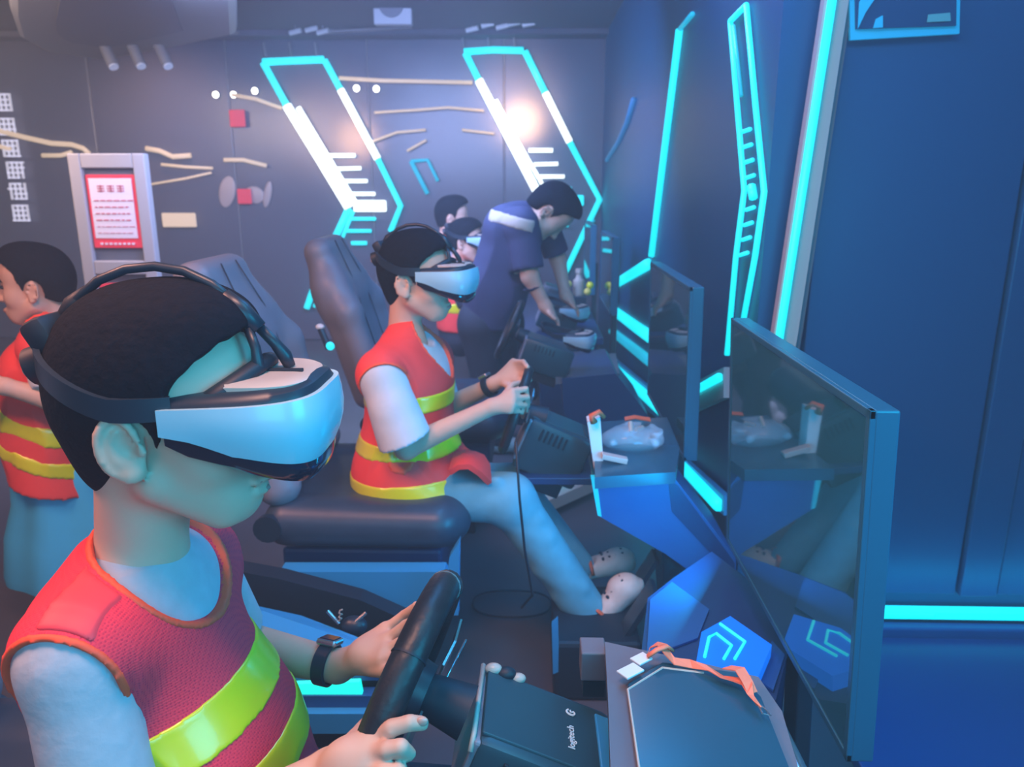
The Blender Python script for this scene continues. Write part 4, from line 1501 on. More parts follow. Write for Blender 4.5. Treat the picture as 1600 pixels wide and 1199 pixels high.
# ================================================================== BOY STANDING AT THE LEFT
YK = 2.15
O4 = P(56, 447, Y=YK)
kd = thing('person', (O4[0], YK, 0), 'standing boy at the left edge in orange and lime vest over pale blue clothes', 'person')
hpk, wk, Rk = head_prims(O4, .90, math.radians(196), 0)
nbk = P(74, 505, Y=YK)
chk, bek, pek = P(74, 580, Y=YK), P(82, 680, Y=YK), P(100, 760, Y=YK)
sAk, sBk = P(70, 545, Y=YK - .13), P(78, 540, Y=YK + .13)
tork = [(cone(chk, bek, .095, .095, ((0, 1, 0), .8)), 0, 0), (cone(bek, pek, .095, .11, ((0, 1, 0), .8)), .05, 0),
        (cone(nbk + [0, 0, -.02], sAk, .036, .036), .04, 0), (cone(nbk + [0, 0, -.02], sBk, .036, .036), .04, 0), (ell(sAk, (.045, .042, .045)), .03, 0), (ell(sBk, (.045, .042, .045)), .03, 0)]
eAk, wAk = P(92, 628, Y=YK - .16), P(8, 604, Y=YK - .20)
eBk, wBk = P(60, 620, Y=YK + .16), P(-10, 610, Y=YK + .1)
armk = [limb(sAk, eAk, .038, .031), limb(eAk, wAk, .032, .022), limb(sBk, eBk, .038, .031), limb(eBk, wBk, .032, .022)]
for w_ in (wAk, wBk):
    kk = [w_ + np.array([-.045, -.02 + .015 * i, .004]) for i in range(4)]
    armk += [(cone(w_, k, .016, .012), .015, 0) for k in kk]
    for k in kk:
        armk += finger([k, k + np.array([-.025, 0, -.006]), k + np.array([-.042, 0, -.020])], .009, .0075)
    armk += finger([w_, w_ + np.array([-.02, -.005, .03]), w_ + np.array([-.045, 0, .036])], .011, .008)
legk = [limb(P(100, 800, Y=YK - .05), [O4[0] + .06, YK - .06, .06], .050, .036), limb(P(110, 790, Y=YK + .07), [O4[0] + .10, YK + .08, .06], .065, .036)]
S = SDF(hpk + [(p, k, -.016) for p, k, o in tork] + armk + legk, .0065, pad=.03)
ear_add(S, wk, Rk, .90)
S.cut(ell(wk((.088, .030, .002)), (.012, .012, .005)), .006).cut(ell(wk((.088, -.030, .002)), (.012, .012, .005)), .006)
S.obj('body', 'skin', kd)
for sy in (-1, 1):
    MB().ell(wk((.079, sy * .029, .002)), (.011, .012, .006)).part('eye', 'black', kd, smooth=True)
    MB().tube([wk((.090, sy * .016, .020)), wk((.086, sy * .034, .023)), wk((.074, sy * .046, .018))], [.002, .003, .0015], 6).part('eyebrow', 'hair', kd, smooth=True)
MB().tube([wk((.0895, -.016, -.0755)), wk((.0965, 0, -.0755)), wk((.0895, .016, -.0755))], [.002, .006, .002], 8).part('lips', 'lip', kd, smooth=True)
hair_shell(O4, .90, math.radians(196), 0, 0, kd, h=.005, t=.007, low=-.050, front=.056)
sh4, vs4 = shirt_and_vest(tork, [limb(sAk, eAk, .046, .046), limb(sBk, eBk, .046, .046)], .0065, kd, cuffs=[(sAk + (eAk - sAk) * .7, eAk - sAk), (sBk + (eBk - sBk) * .7, eBk - sBk)],
    neck_c=ell(nbk + [0, 0, .03], (.055, .055, .045)), neck_r=0, hem=(P(90, 765, Y=YK - .1), (-.25, 0, -1)), shirt_mat='tee2', vest_mat='vest2', vest_hem=(P(90, 772, Y=YK - .1), (-.25, 0, -1)), off_s=.012, off_v=.022,
    vest_cuts=[ell(nbk + [-.03, 0, .01], (.07, .06, .07)), cone(P(88, 585, Y=YK - .22), P(96, 640, Y=YK - .22), .068, .060)],
    bands=[('chest_band', 'lime', P(60, 672, Y=YK - .1), (.38, 0, 1), .027, .003), ('waist_band', 'lime', P(70, 722, Y=YK - .1), (.42, 0, 1), .022, .003)])
c_ = P(105, 745, Y=YK)
rings = []
for z_, rx, ry in ((c_[2] + .10, .112, .100), (c_[2] + .05, .135, .122), (c_[2] + .01, .140, .128), (c_[2] - .06, .150, .125), (c_[2] - .16, .185, .15), (c_[2] - .28, .20, .17), (c_[2] - .31, .198, .168)):
    rings.append([np.array([c_[0] - .005 + (rx + .008 * math.sin(7 * a)) * math.cos(a), c_[1] + (ry + .008 * math.sin(7 * a)) * math.sin(a), z_]) for a in np.linspace(0, 2 * math.pi, 49)[:-1]])
MB().loft(rings).part('long_shirt', 'skirt', kd, 'pale blue long shirt tail', smooth='auto')
MB().tube([P(-30, 682, Y=2.05), P(32, 684, Y=2.05)], .012, 8).top('light_tube', 'led', 'short cyan light tube at the left edge beside the standing boy', 'light', smooth=True)


# ================================================================== FAR BOYS
def far_kid(label, hx, hy, Y, s, yaw, dark, vest_c, hs=False):
    O = P(hx, hy, Y=Y)
    t = thing('person', (O[0], Y, 0), label, 'person', 'boys far back by the arrow lights')
    hpx, wx, Rx = head_prims(O, s, yaw, 0, 0, detail=False)
    n0 = wx((-.04, 0, -.15))
    T = [(cone(n0 + [-.02, 0, -.10], n0 + [0, 0, -.40], .11, .12, ((0, 1, 0), .75)), 0, 0), (cone(n0 + [-.01, -.12, -.04], n0 + [-.01, .12, -.04], .05, .05), .05, 0)]
    A_ = [limb(n0 + [0, -.14, -.05], n0 + [.05, -.17, -.24], .042, .034), limb(n0 + [.05, -.17, -.24], n0 + [.22, -.10, -.20], .032, .022),
          limb(n0 + [0, .14, -.05], n0 + [.05, .17, -.24], .042, .034), limb(n0 + [.05, .17, -.24], n0 + [.22, .10, -.20], .032, .022)]
    for sy in (-1, 1):
        for i in range(4):
            A_ += finger([n0 + [.22, sy * .10, -.20], n0 + [.265, sy * (.12 - .012 * i), -.19 - .01 * i], n0 + [.285, sy * (.11 - .012 * i), -.21 - .01 * i]], .013, .008)
        A_ += finger([n0 + [.22, sy * .10, -.20], n0 + [.255, sy * .085, -.185]], .012, .008)
    Lg = [limb(n0 + [0, sy * .07, -.42], n0 + [.30, sy * .09, -.44], .07, .055) for sy in (-1, 1)] + [limb(n0 + [.30, sy * .09, -.44], n0 + [.42, sy * .09, -.74], .05, .035) for sy in (-1, 1)]
    S = SDF(hpx + T + A_ + Lg, .010, pad=.03)
    ear_add(S, wx, Rx, s)
    S.obj('body', 'skin', t)
    hair_shell(O, s, yaw, 0, 0, t, h=.007, t=.012, low=-.06)
    S = SDF([(p, k, .012) for p, k, o in T] + [limb(n0 + [0, -.14, -.05], n0 + [.04, -.17, -.18], .052, .05), limb(n0 + [0, .14, -.05], n0 + [.04, .17, -.18], .052, .05)], .010, pad=.03)
    S.obj('shirt', dark, t)
    S = SDF([(p, k, .022) for p, k, o in T], .010, pad=.03)
    S.cut(ell(n0 + [.08, 0, -.02], (.10, .07, .12)), .004).plane(n0 + [0, 0, -.36], (0, 0, -1))
    v = S.obj('vest', vest_c, t)
    B = S.copy().grow(.003).field(slab(n0 + [0, 0, -.22], (0, 0, 1), .03))
    B.obj('vest_band', 'lime', v)
    SDF([(p, k, .010) for p, k, o in Lg], .012, pad=.03).obj('trousers', 'trousers', t)
    return O


o5 = far_kid('far boy in an orange vest looking right, without headset', 708, 340, 4.9, .98, 0, 'tee2', 'vest2')
o6 = far_kid('far dark haired boy in vest, half hidden behind the bending adult', 728, 378, 4.5, .98, math.radians(-10), 'trousers', 'vest2')
# ================================================================== RIGS
headset('vr_headset', O1, HS1, 0, 0, 0, 'white fronted headset on the nearest boy', 'headsets worn by the seated boys')

headset('vr_headset', O2, HS2, Y2aw, 0, 0, 'white fronted headset on the second boy', 'headsets worn by the seated boys')
headset('vr_headset', o6, .98, math.radians(-10), 0, 0, 'far white headset on the dark haired boy', 'headsets worn by the seated boys', arch=False)

# ---- monitors
def monitor(label, X, y0, y1, z0, z1, th=.032):
    t = thing('monitor', (X + th / 2, (y0 + y1) / 2, z0), label, 'monitor', 'monitors along the right wall')
    cz, cy = (z0 + z1) / 2, (y0 + y1) / 2
    MB().box((X + th / 2 + .002, cy, cz), (th, y1 - y0, z1 - z0), bev=.003).part('housing', 'frame', t)
    bw = .012
    MB().box((X, cy, cz), (.004, y1 - y0 - 2 * bw, z1 - z0 - 2 * bw)).part('screen', 'screen', t, 'glossy reflecting screen')
    for (c, sz) in (((X, cy, z1 - bw / 2), (.008, y1 - y0, bw)), ((X, cy, z0 + bw / 2), (.008, y1 - y0, bw)), ((X, y0 + bw / 2, cz), (.008, bw, z1 - z0)), ((X, y1 - bw / 2, cz), (.008, bw, z1 - z0))):
        MB().box(c, sz, bev=.0015).part('bezel', 'frame', t)
    MB().box((X + th + .018, cy, z0 + .10), (.036, .12, .16), bev=.006).part('bracket', 'dark', t)
    MB().box((X + th + .018, cy, (z0 + .06) / 2), (.03, .07, z0 + .06), bev=.004).part('stand_post', 'dark', t)
    return t


def tilt(t, z1, k=.075):
    for o in [x for x in COL.objects if x.parent == t]:
        oz = WL[t][2]
        for v in o.data.vertices:
            v.co.x += (z1 - (v.co.z + oz)) * k


m1 = monitor('large near monitor showing reflections, right of the nearest boy', .42, .915, 1.60, .522, 1.032)
tilt(m1, 1.032, .05)
m2 = monitor('second monitor facing the second boy', .42, 2.03, 2.735, .555, 1.04)
tilt(m2, 1.04, .02)
monitor('third monitor, seen almost edge on past the second', .40, 3.86, 4.50, .66, 1.05)
monitor('farthest monitor, a thin dark edge by the glass corner', .37, 4.9, 5.5, .62, 1.06)


# ---- steering wheels
def wheel(label, c, nrm, r, rr, tube_r, spoke_dir=(0, 0, 1)):
    """c centre, nrm axis pointing away from the driver"""
    n_ = np.array(nrm, float); n_ /= np.linalg.norm(n_)
    upv = np.array([0, 0, 1.]) - n_ * n_[2]; upv /= np.linalg.norm(upv)
    sd = np.cross(n_, upv)
    c = np.array(c, float)
    t = thing('steering_wheel', c, label, 'steering wheel', 'steering wheels')
    ca, sa = math.cos(rr), math.sin(rr)
    ux, uy = sd * ca + upv * sa, upv * ca - sd * sa
    pts = [c + r * (math.cos(a) * ux + math.sin(a) * uy) for a in np.linspace(0, 2 * math.pi, 57)[:-1]]
    MB().tube(pts, tube_r, 14, closed=True).part('rim', 'rim', t, smooth=True)
    # stitched seams and top marker
    for a0 in (math.radians(52), math.radians(128), math.radians(-40), math.radians(220)):
        q = c + r * (math.cos(a0) * ux + math.sin(a0) * uy)
        tg = -math.sin(a0) * ux + math.cos(a0) * uy
        MB().tube([q - tg * .0012, q + tg * .0012], tube_r * 1.05, 14).part('rim_seam', 'black', t, smooth='auto')
    a0 = math.radians(90)
    q = [c + r * (math.cos(a) * ux + math.sin(a) * uy) for a in np.linspace(a0 - .10, a0 + .10, 5)]
    for a in (a0 + .34,):
        q = [c + r * (math.cos(b_) * ux + math.sin(b_) * uy) for b_ in (a - .012, a + .012)]
        MB().tube(q, tube_r * 1.04, 14).part('metal_ring', 'silver', t, smooth='auto')
    for a in (math.radians(-8), math.radians(188), math.radians(-90)):
        d = math.cos(a) * ux + math.sin(a) * uy
        MB().ribbon([c + n_ * .012 + d * .03, c + n_ * .004 + d * r * .6, c + d * r * .97], np.cross(d, n_) * .014, .006).part('spoke', 'silver' if a > -1.5 and False else 'dark', t)
    MB().cyl(c - n_ * .004, c + n_ * .030, .042, 24, .036).part('hub', 'dark', t, smooth='auto')
    MB().cyl(c + n_ * .028, c + n_ * .085, .026, 18, .034).part('shaft', 'black', t, smooth='auto')
    for s_ in (-1, 1):
        MB().ribbon([c + n_ * .034 + sd * s_ * .045 + upv * .0, c + n_ * .036 + sd * s_ * .085 + upv * .012, c + n_ * .032 + sd * s_ * .108 + upv * .03], upv * .014, .003).part('paddle', 'silver', t, 'metal shift paddle')
    return t, n_, upv, sd


def PP(px, py, pt, n):
    d = FWD * FOC + RGT * (px - 800) - UPV * (py - 599.5)
    n = np.array(n, float)
    return EYE + d * (((np.array(pt) - EYE) @ n) / (d @ n))


wheel('near steering wheel in black leather, held by the nearest boy', P(632, 1070, Y=.82), (.92, -.15, -.34), .128, .0, .0200)
wheel('steering wheel held by the second boy, blue lit', P(806, 640, Y=2.0), (.93, -.05, -.30), .112, .0, .013)
wheel('empty steering wheel in front of the bending man', P(795, 515, Y=3.25), (.90, .0, -.42), .125, .0, .013)


# ---- wheel bases
def pod(label, A, B, wid, hgt, logo=False, name='wheel_base'):
    A, B = np.array(A), np.array(B)
    e1 = (B - A); L = np.linalg.norm(e1); e1 /= L
    e2 = np.array([0, -1., 0])
    e3 = np.cross(e2, e1) * 1.; e3 = e3 if e3[2] > 0 else -e3
    R = Matrix((e1, e2 if np.cross(e1, e2) @ e3 > 0 else -e2, e3)).transposed().to_4x4()
    def q(u, v, w):      # u along, v towards the camera, w up (metres)
        return A + e1 * u + e2 * v + e3 * w
    t = thing(name, q(L / 2, wid / 2, -hgt), label, 'wheel base', 'wheel bases')
    MB().box(q(L / 2, wid / 2, -hgt / 2), (L, wid, hgt), R, bev=.014).part('housing', 'pod', t, smooth='auto')
    MB().box(q(L / 2 - .01, wid / 2, .0), (L * .86, wid * .80, .006), R, bev=.002).part('top_cover', 'pod', t)
    MB().box(q(.002, wid / 2, -hgt * .45), (.012, wid * .92, hgt * .8), R, bev=.004).part('front_collar', 'leather2', t)
    MB().box(q(L * .90, wid / 2, .003), (L * .13, wid * .66, .006), R, bev=.002).part('end_window', 'bluel' if logo else 'dark', t, 'glossy blue window' if logo else None)
    MB().box(q(L * .55, wid / 2, -hgt - .02), (L * .6, wid * .7, .05), R, bev=.004).part('desk_clamp', 'black', t)
    for k in range(6):
        MB().box(q(L * .22 + k * L * .075, wid + .001, -hgt * .22), (.0055, .006, hgt * .22), R, bev=.001).part('vent_slot', 'black', t)
    if logo:
        b = text_mesh('logitech', .0135, q(L * .66, wid * .72, .0045), -e2, -e1, .0012)
        b.part('lettering', 'logo', t, 'white maker lettering')
        c = q(L * .645, wid * .28, .0045)
        ang = np.linspace(.5, 5.4, 14)
        g = [c + (-e1) * .0058 * math.sin(a) + (-e2) * .0048 * math.cos(a) for a in ang] + [c + e1 * .0, c + (-e1) * .0 + (-e2) * .004]
        MB().tube(g, .0013, 5).part('emblem_mark', 'logo', t)
        for v, r_ in ((.06, .010), (.24, .012), (.42, .009)):
            MB().ell(q(.004 + v * .10, .012, .003), (r_ * 1.2, r_ * .9, r_ * .8), nu=14, nv=8).part('clamp_knob', 'plate' if v != .24 else 'black', t, smooth=True)
        MB().tube([q(-.004, wid * .05, .0), q(-.006, wid * .9, -.004), q(-.004, wid * .98, -hgt * .15)], .0035, 8).part('edge_trim', 'plate', t, 'pale front edge trim', smooth=True)  # warm light along the front lip put in as a pale tube
    return t


A_ = P(760, 1036, Y=.925)
pod('near wheel base with white lettering on its sloping top', A_, P(957, 1112, Y=.915), .155, .13, True)
pod('second wheel base between the second boy and his monitor', P(832, 630, Y=2.10), P(924, 668, Y=2.10), .15, .15)
pod('third wheel base in front of the bending man', P(824, 516, Y=3.3), P(896, 540, Y=3.3), .17, .13)
pod('fourth wheel base, small and dark, beyond the third', P(848, 470, Y=4.3), P(902, 492, Y=4.3), .18, .12)
pod('farthest wheel base by the foot of the right arrow light', P(852, 440, Y=5.2), P(892, 452, Y=5.2), .18, .11)


# ---- seats
def seat(label, X, Y, dark='leather', top=1.10, light=True):
    t = thing('racing_seat', (X, Y, 0), label, 'seat', 'padded racing seats')
    Rb = Matrix.Rotation(math.radians(-17), 4, 'Y')
    o = np.array([X, Y, 0.])
    L = [(rbox(o + (-.30, 0, .74), (.055, .205, .25), .05, Rb), 0, 0),
         (rbox(o + (-.380, 0, .985), (.052, .165, .135), .050, Rb), .09, 0)]
    for s_ in (-1, 1):
        L.append((cone(o + (-.20, s_ * .205, .56), o + (-.29, s_ * .195, .86), .055, .045), .04, 0))
        L.append((cone(o + (-.29, s_ * .195, .86), o + (-.37, s_ * .12, 1.00), .045, .035), .04, 0))
    S = SDF(L, .009, pad=.03)
    bk = S.obj('backrest', 'leather2', t, 'grey padded backrest')
    MB().tube([o + (-.36, -.05, 1.105), o + (-.30, -.075, .98), o + (-.245, -.085, .80), o + (-.19, -.085, .62)], .002, 6).part('seam', 'black', bk, smooth=True)
    MB().tube([o + (-.36, .05, 1.105), o + (-.30, .075, .98), o + (-.245, .085, .80), o + (-.19, .085, .62)], .002, 6).part('seam', 'black', bk, smooth=True)
    L = [(rbox(o + (.02, 0, .455), (.235, .215, .060), .05), 0, 0),
         (cone(o + (.225, -.17, .455), o + (.225, .17, .455), .060, .060), .04, 0)]
    for s_ in (-1, 1):
        L.append((cone(o + (-.18, s_ * .215, .465), o + (.20, s_ * .215, .460), .062, .058), .03, 0))
    S = SDF(L, .009, pad=.03)
    S.obj('cushion', dark, t, 'black leather cushion')
    MB().box(o + (.0, 0, .31), (.42, .40, .14), bev=.01).part('seat_base', 'navyp', t)
    MB().box(o + (-.02, 0, .14), (.34, .34, .28), bev=.01).part('pedestal', 'black', t)
    for s_ in (-1, 1):
        MB().cyl(o + (-.215, s_ * .26, .47), o + (-.215, s_ * .28, .47), .035, 16).part('hinge', 'dark', t, smooth='auto')
    return t


seat('grey and black padded seat under the second boy', -.44, 2.02)
t = thing('seat_lever', P(512, 545, Y=2.26), 'small dark lever with pale knob and cyan dot beside the second seat', 'lever')
MB().cyl(P(500, 512, Y=2.27), P(514, 545, Y=2.25), .010, 8).part('arm', 'dark', t)
MB().ell(P(500, 511, Y=2.27), (.014, .012, .010)).part('knob', 'white', t, smooth=True)
MB().ell(P(516, 541, Y=2.235), (.013, .006, .013)).part('indicator', 'led', t, 'glowing cyan dot', smooth=True)
s3 = seat('grey padded seat just behind the head of the second boy', -.36, 2.88)
seat('padded seat at the far left edge behind the nearest boy', -.66, .78)

# ---- base of the second rig, between the two boys
t = thing('rig_base', (-.5, 1.55, 0), 'blue lit faceted base panels of the second rig, behind the near wheel', 'rig base')
MB().prism([P(436, 894, Y=1.70), P(694, 894, Y=1.70), P(703, 912, Y=1.70), P(650, 952, Y=1.70), P(560, 938, Y=1.70), P(436, 906, Y=1.70)], (0, .05, 0)).part('wedge_panel', 'bluel', t, 'light blue wedge panel')
MB().prism([P(300, 880, Y=1.60), P(436, 905, Y=1.60), P(562, 938, Y=1.60), P(645, 975, Y=1.60), P(640, 1040, Y=1.60), P(300, 1040, Y=1.60)], (0, .05, 0)).part('dark_panel', 'black', t)
MB().prism([P(360, 938, Y=1.56), P(470, 962, Y=1.54), P(594, 1009, Y=1.42), P(594, 1016, Y=1.40), P(360, 1014, Y=1.40)], (0, .0, -.012)).part('ledge_panel', 'bluel', t, 'light blue sloping ledge')
MB().prism([P(360, 1015, Y=1.40), P(594, 1016, Y=1.40), P(605, 1064, Y=1.40), P(360, 1064, Y=1.40)], (0, .03, 0)).part('side_panel', 'blue', t)
MB().prism([P(455, 1070, Y=1.385), P(562, 1066, Y=1.385), P(566, 1086, Y=1.385), P(450, 1088, Y=1.385)], (0, .012, 0)).part('light_strip', 'ledg', t, 'green cyan light strip')
MB().prism([P(360, 1088, Y=1.38), P(605, 1088, Y=1.38), P(600, 1114, Y=1.38), P(360, 1114, Y=1.38)], (0, .03, 0)).part('lower_panel', 'blue', t)
MB().prism([P(360, 1116, Y=1.36), P(600, 1116, Y=1.36), P(592, 1147, Y=1.36), P(360, 1147, Y=1.36)], (0, .03, 0)).part('lower_panel', 'bluel', t)
MB().prism([P(360, 1064, Y=1.42), P(610, 1064, Y=1.42), P(590, 1260, Y=1.42), P(360, 1260, Y=1.42)], (0, .04, 0)).part('recess_panel', 'black', t)
MB().prism([P(702, 872, Y=1.66), P(718, 846, Y=1.66), P(716, 962, Y=1.66), P(690, 962, Y=1.66)], (0, .03, 0)).part('front_post', 'bluel', t)

t = thing('adjuster', P(550, 985, Y=1.5), 'small dark adjuster with two pale tipped levers under the second seat', 'seat adjuster')
MB().ell(P(553, 978, Y=1.5), (.030, .022, .022)).part('dome', 'dark', t, smooth=True)
for a, b_ in (((512, 955), (530, 975)), ((572, 958), (556, 972))):
    MB().cyl(P(*a, Y=1.5), P(*b_, Y=1.49), .004, 8).part('lever', 'silver', t, smooth='auto')
MB().tube([P(532, 953 + k * 2.2, Y=1.49) + np.array([.004 * math.cos(k * 2.0), .004 * math.sin(k * 2.0), 0]) for k in range(9)], .0018, 6).part('spring', 'beige', t, smooth=True)

# ---- pedal unit
t = thing('pedal_unit', (P(905, 1020, Y=1.78)[0], 1.85, 0), 'black pedal unit under the feet of the second boy', 'pedals')
a, b_ = P(866, 968, Y=1.74), P(1000, 1068, Y=1.74)
MB().box(((a[0] + b_[0]) / 2, 1.88, .085), (b_[0] - a[0], .30, .17), bev=.012).part('housing', 'black', t)
MB().prism([P(862, 975, Y=1.73), P(872, 966, Y=1.73), P(874, 1050, Y=1.73), P(864, 1054, Y=1.73)], (0, .01, 0)).part('edge_strip', 'bluel', t, 'blue lit edge')
for y_, x_ in ((1.80, .245), (1.97, .275)):
    MB().prism([(x_, y_ - .035, .17), (x_ + .07, y_ - .035, .30), (x_ + .07, y_ + .035, .30), (x_, y_ + .035, .17)], (.012, 0, -.006)).part('pedal', 'dark', t)


# ---- consoles
t = thing('console', (.15, .85, 0), 'near dark teal console top with a pale edge, below the near monitor', 'console', 'consoles in front of the monitors')
zc = .690
def c1(px, py, z=zc): return P(px, py, Z=z)
MB().prism([c1(945, 1003), c1(1095, 1036), c1(1185, 1058), c1(1222, 1112), c1(1256, 1230), c1(955, 1230), c1(950, 1090)], (0, 0, -.018)).part('top_plate', 'greyp', t, 'grey plate')
MB().prism([c1(981, 1078), c1(1035, 1044), c1(1150, 1060), c1(1188, 1098), c1(1240, 1230), c1(1000, 1230)], (0, 0, .008)).part('cover_panel', 'console', t, 'dark teal cover')
MB().tube([c1(1003, 1230, zc + .008), c1(981, 1078, zc + .008), c1(1035, 1044, zc + .008), c1(1100, 1052, zc + .008)], .0016, 6).part('edge_trim', 'plate', t, 'pale edge')
MB().prism([c1(965, 1075, zc - .018), c1(1170, 1075, zc - .018), c1(1225, 1230, zc - .018), c1(975, 1230, zc - .018)], (0, 0, -(zc - .018))).part('cabinet', 'navyp', t)
a, b_ = P(908, 1018, Y=.93), P(946, 1062, Y=.93)
MB().box(((a[0] + b_[0]) / 2, .945, (a[2] + b_[2]) / 2), (b_[0] - a[0], .04, a[2] - b_[2]), bev=.002).part('end_block', 'greyp', t)
a, b_ = P(911, 1062, Y=.935), P(944, 1086, Y=.935)
MB().box(((a[0] + b_[0]) / 2, .95, (a[2] + b_[2]) / 2), (b_[0] - a[0], .04, a[2] - b_[2])).part('block_gap', 'black', t)

t = thing('lanyard', c1(1080, 1040), 'orange lanyard with white tags lying on the near console', 'lanyard')
z = zc + .012
def ln(px, py, dz=0.): return P(px, py, Z=z + dz)
pts = [ln(1012, 1022, .004), ln(1022, 1008, .010), ln(1034, 1008, .014), ln(1042, 1020, .010), ln(1054, 1034, .004), ln(1080, 1038, .002), ln(1105, 1044, .006), ln(1128, 1058, .004), ln(1150, 1062, .006), ln(1166, 1064, .010), ln(1172, 1078, .012), ln(1178, 1092, .010), ln(1186, 1104, .006)]
wv = [np.array([math.sin(k * .9) * .004 + .003, .0055, .003 * math.cos(k * 1.3)]) for k in range(len(pts))]
MB().ribbon(pts, wv, .0014).part('strap', 'lany', t)
MB().tube([ln(1012, 1026, .006), ln(1026, 1016, .016), ln(1042, 1010, .016), ln(1050, 1016, .006)], .0042, 8, squash=.6).part('strap_knot', 'lany', t, smooth=True)
MB().ribbon([ln(1136, 1043, .012), ln(1156, 1046, .018), ln(1168, 1066, .014), ln(1176, 1084, .008)], (.0065, .003, 0), .0014).part('strap_loop', 'lany', t)
for (x, y, l, w_) in ((1002, 1030, .016, .010), (985, 1049, .021, .012)):
    MB().box(ln(x, y, .003), (.030 if l > .02 else .024, .020 if l > .02 else .018, .003), Matrix.Rotation(math.radians(38), 4, 'Z'), bev=.001).part('tag', 'white', t, 'white tag')
MB().tube([ln(1184, 1100, .006), ln(1196, 1108, .006), ln(1204, 1118, .006), ln(1192, 1116, .006), ln(1184, 1100, .006)], .0013, 6).part('clip', 'silver', t)
MB().cyl(P(1206, 1124, Z=.66), P(1262, 1240, Z=.66), .012, 18).top('silver_rod', 'silver', 'pale metal rod at the bottom right of the near console', 'rod', smooth='auto')

# ---- blue housing with the glowing emblem under the near monitor
t = thing('emblem_housing', (.3, 1.3, 0), 'faceted dark blue housing with a glowing arrow emblem under the near monitor', 'housing')
zh = .47
MB().prism([P(x, y, Z=zh) for x, y in [(1012, 935), (1050, 905), (1112, 862), (1168, 905), (1232, 1015), (1212, 1095), (1120, 1120), (1000, 1040)]], (0, 0, -zh)).part('housing', 'navyp', t)
MB().prism([P(x, y, Z=zh + .001) for x, y in [(1016, 940), (1050, 912), (1108, 955), (1090, 1000), (1010, 1030)]], (0, 0, .004)).part('facet', 'blue', t)
MB().prism([P(x, y, Z=zh + .001) for x, y in [(1206, 1004), (1226, 1026), (1208, 1082), (1180, 1062)]], (0, 0, .004)).part('facet', 'blue', t)
ze = zh + .03
MB().prism([P(x, y, Z=ze) for x, y in [(1087, 1040), (1096, 988), (1141, 963), (1206, 1008), (1184, 1060)]], (0, 0, -.03)).part('emblem_block', 'emblem', t, 'glowing blue block')
MB().tube([P(x, y, Z=ze + .002) for x, y in [(1125, 975), (1164, 1003), (1148, 1030)]], .0028, 6).part('emblem_line', 'led', t)
MB().tube([P(x, y, Z=ze + .002) for x, y in [(1101, 1027), (1108, 996), (1119, 990), (1143, 1009), (1131, 1030)]], .0028, 6).part('emblem_line', 'led', t)

# ---- second console
t = thing('console', (.2, 1.9, 0), 'second console, blue faceted front with a clear bag on top', 'console', 'consoles in front of the monitors')
z2 = .62
MB().prism([P(x, y, Z=z2) for x, y in [(926, 660), (1042, 652), (1062, 700), (1056, 738), (930, 746)]], (0, 0, -.03)).part('top_plate', 'console', t)
Y2 = P(940, 746, Z=z2 - .03)[1] + .005
MB().prism([P(x, y, Y=Y2) for x, y in [(932, 752), (1050, 742), (1150, 872), (1150, 945), (1040, 866), (938, 808)]], (0, .28, 0)).part('front_block', 'blue', t, 'blue faceted front')
MB().prism([P(x, y, Y=Y2 - .004) for x, y in [(923, 745), (932, 745), (940, 808), (934, 806)]], (0, .012, 0)).part('edge_strip', 'leds', t, 'cyan lit edge')  # cyan light catching the edge, put in as a glowing strip
MB().prism([P(x, y, Y=Y2 - .003) for x, y in [(1044, 750), (1060, 760), (1148, 880), (1148, 905), (1050, 800)]], (0, .004, 0)).part('facet', 'navyp', t)
MB().prism([P(x, y, Y=Y2 + .16) for x, y in [(1030, 790), (1130, 850), (1130, 1010), (1040, 990)]], (0, .15, 0)).part('pedestal', 'black', t)
yy = Y2 + .03
MB().prism([P(x, y, Y=yy) for x, y in [(918, 660), (938, 652), (944, 742), (930, 744)]], (0, .05, 0)).top('white_stand', 'white', 'narrow white stand on the left end of the second console', 'stand')
MB().box(P(960, 716, Y=yy - .01), (.066, .025, .014), Matrix.Rotation(math.radians(12), 4, 'Y'), bev=.002).top('white_bar', 'pinkg', 'small pale bar in front of the clear bag', 'bar')
MB().tube([P(928, 660, Y=yy - .01), P(924, 650, Y=yy - .015), P(936, 644, Y=yy - .01), P(944, 652, Y=yy)], [.010, .008, .007, .005], 8).top('orange_strap', 'strap', 'crumpled orange strap on top of the white stand', 'strap', smooth=True)
MB().ribbon([P(976, 655, Z=z2 + .03), P(992, 652, Z=z2 + .03), P(1016, 656, Z=z2 + .02)], (0, .010, .002), .003).top('orange_strap', 'strap', 'flat orange strap behind the clear bag', 'strap')
rb = random.Random(4)
L = [(ell(P(990, 690, Z=z2 + .025) + np.array([0, .02, 0]), (.085, .05, .035)), 0, 0)]
for k in range(10):
    p_ = P(955 + rb.uniform(0, 75), 690 + rb.uniform(-18, 18), Z=z2 + .03) + np.array([0, 0, rb.uniform(0, .02)])
    L.append((cone(p_, p_ + np.array([rb.uniform(-.03, .03), rb.uniform(-.02, .02), rb.uniform(0, .03)]), .012, .003), .012, 0))
bg = thing('clear_bag', P(990, 700, Z=z2), 'crumpled clear plastic bag on the second console', 'bag')
SDF(L, .006).obj('bag_film', 'bag', bg, smooth_it=1)
MB().tube([P(985, 660, Z=z2 + .07), P(986, 676, Z=z2 + .05)], .006, 8).part('bag_tie', 'beige', bg)
MB().tube([P(993, 672, Z=z2 + .05), P(1004, 668, Z=z2 + .05)], .006, 8).part('bag_tie', 'beige', bg)
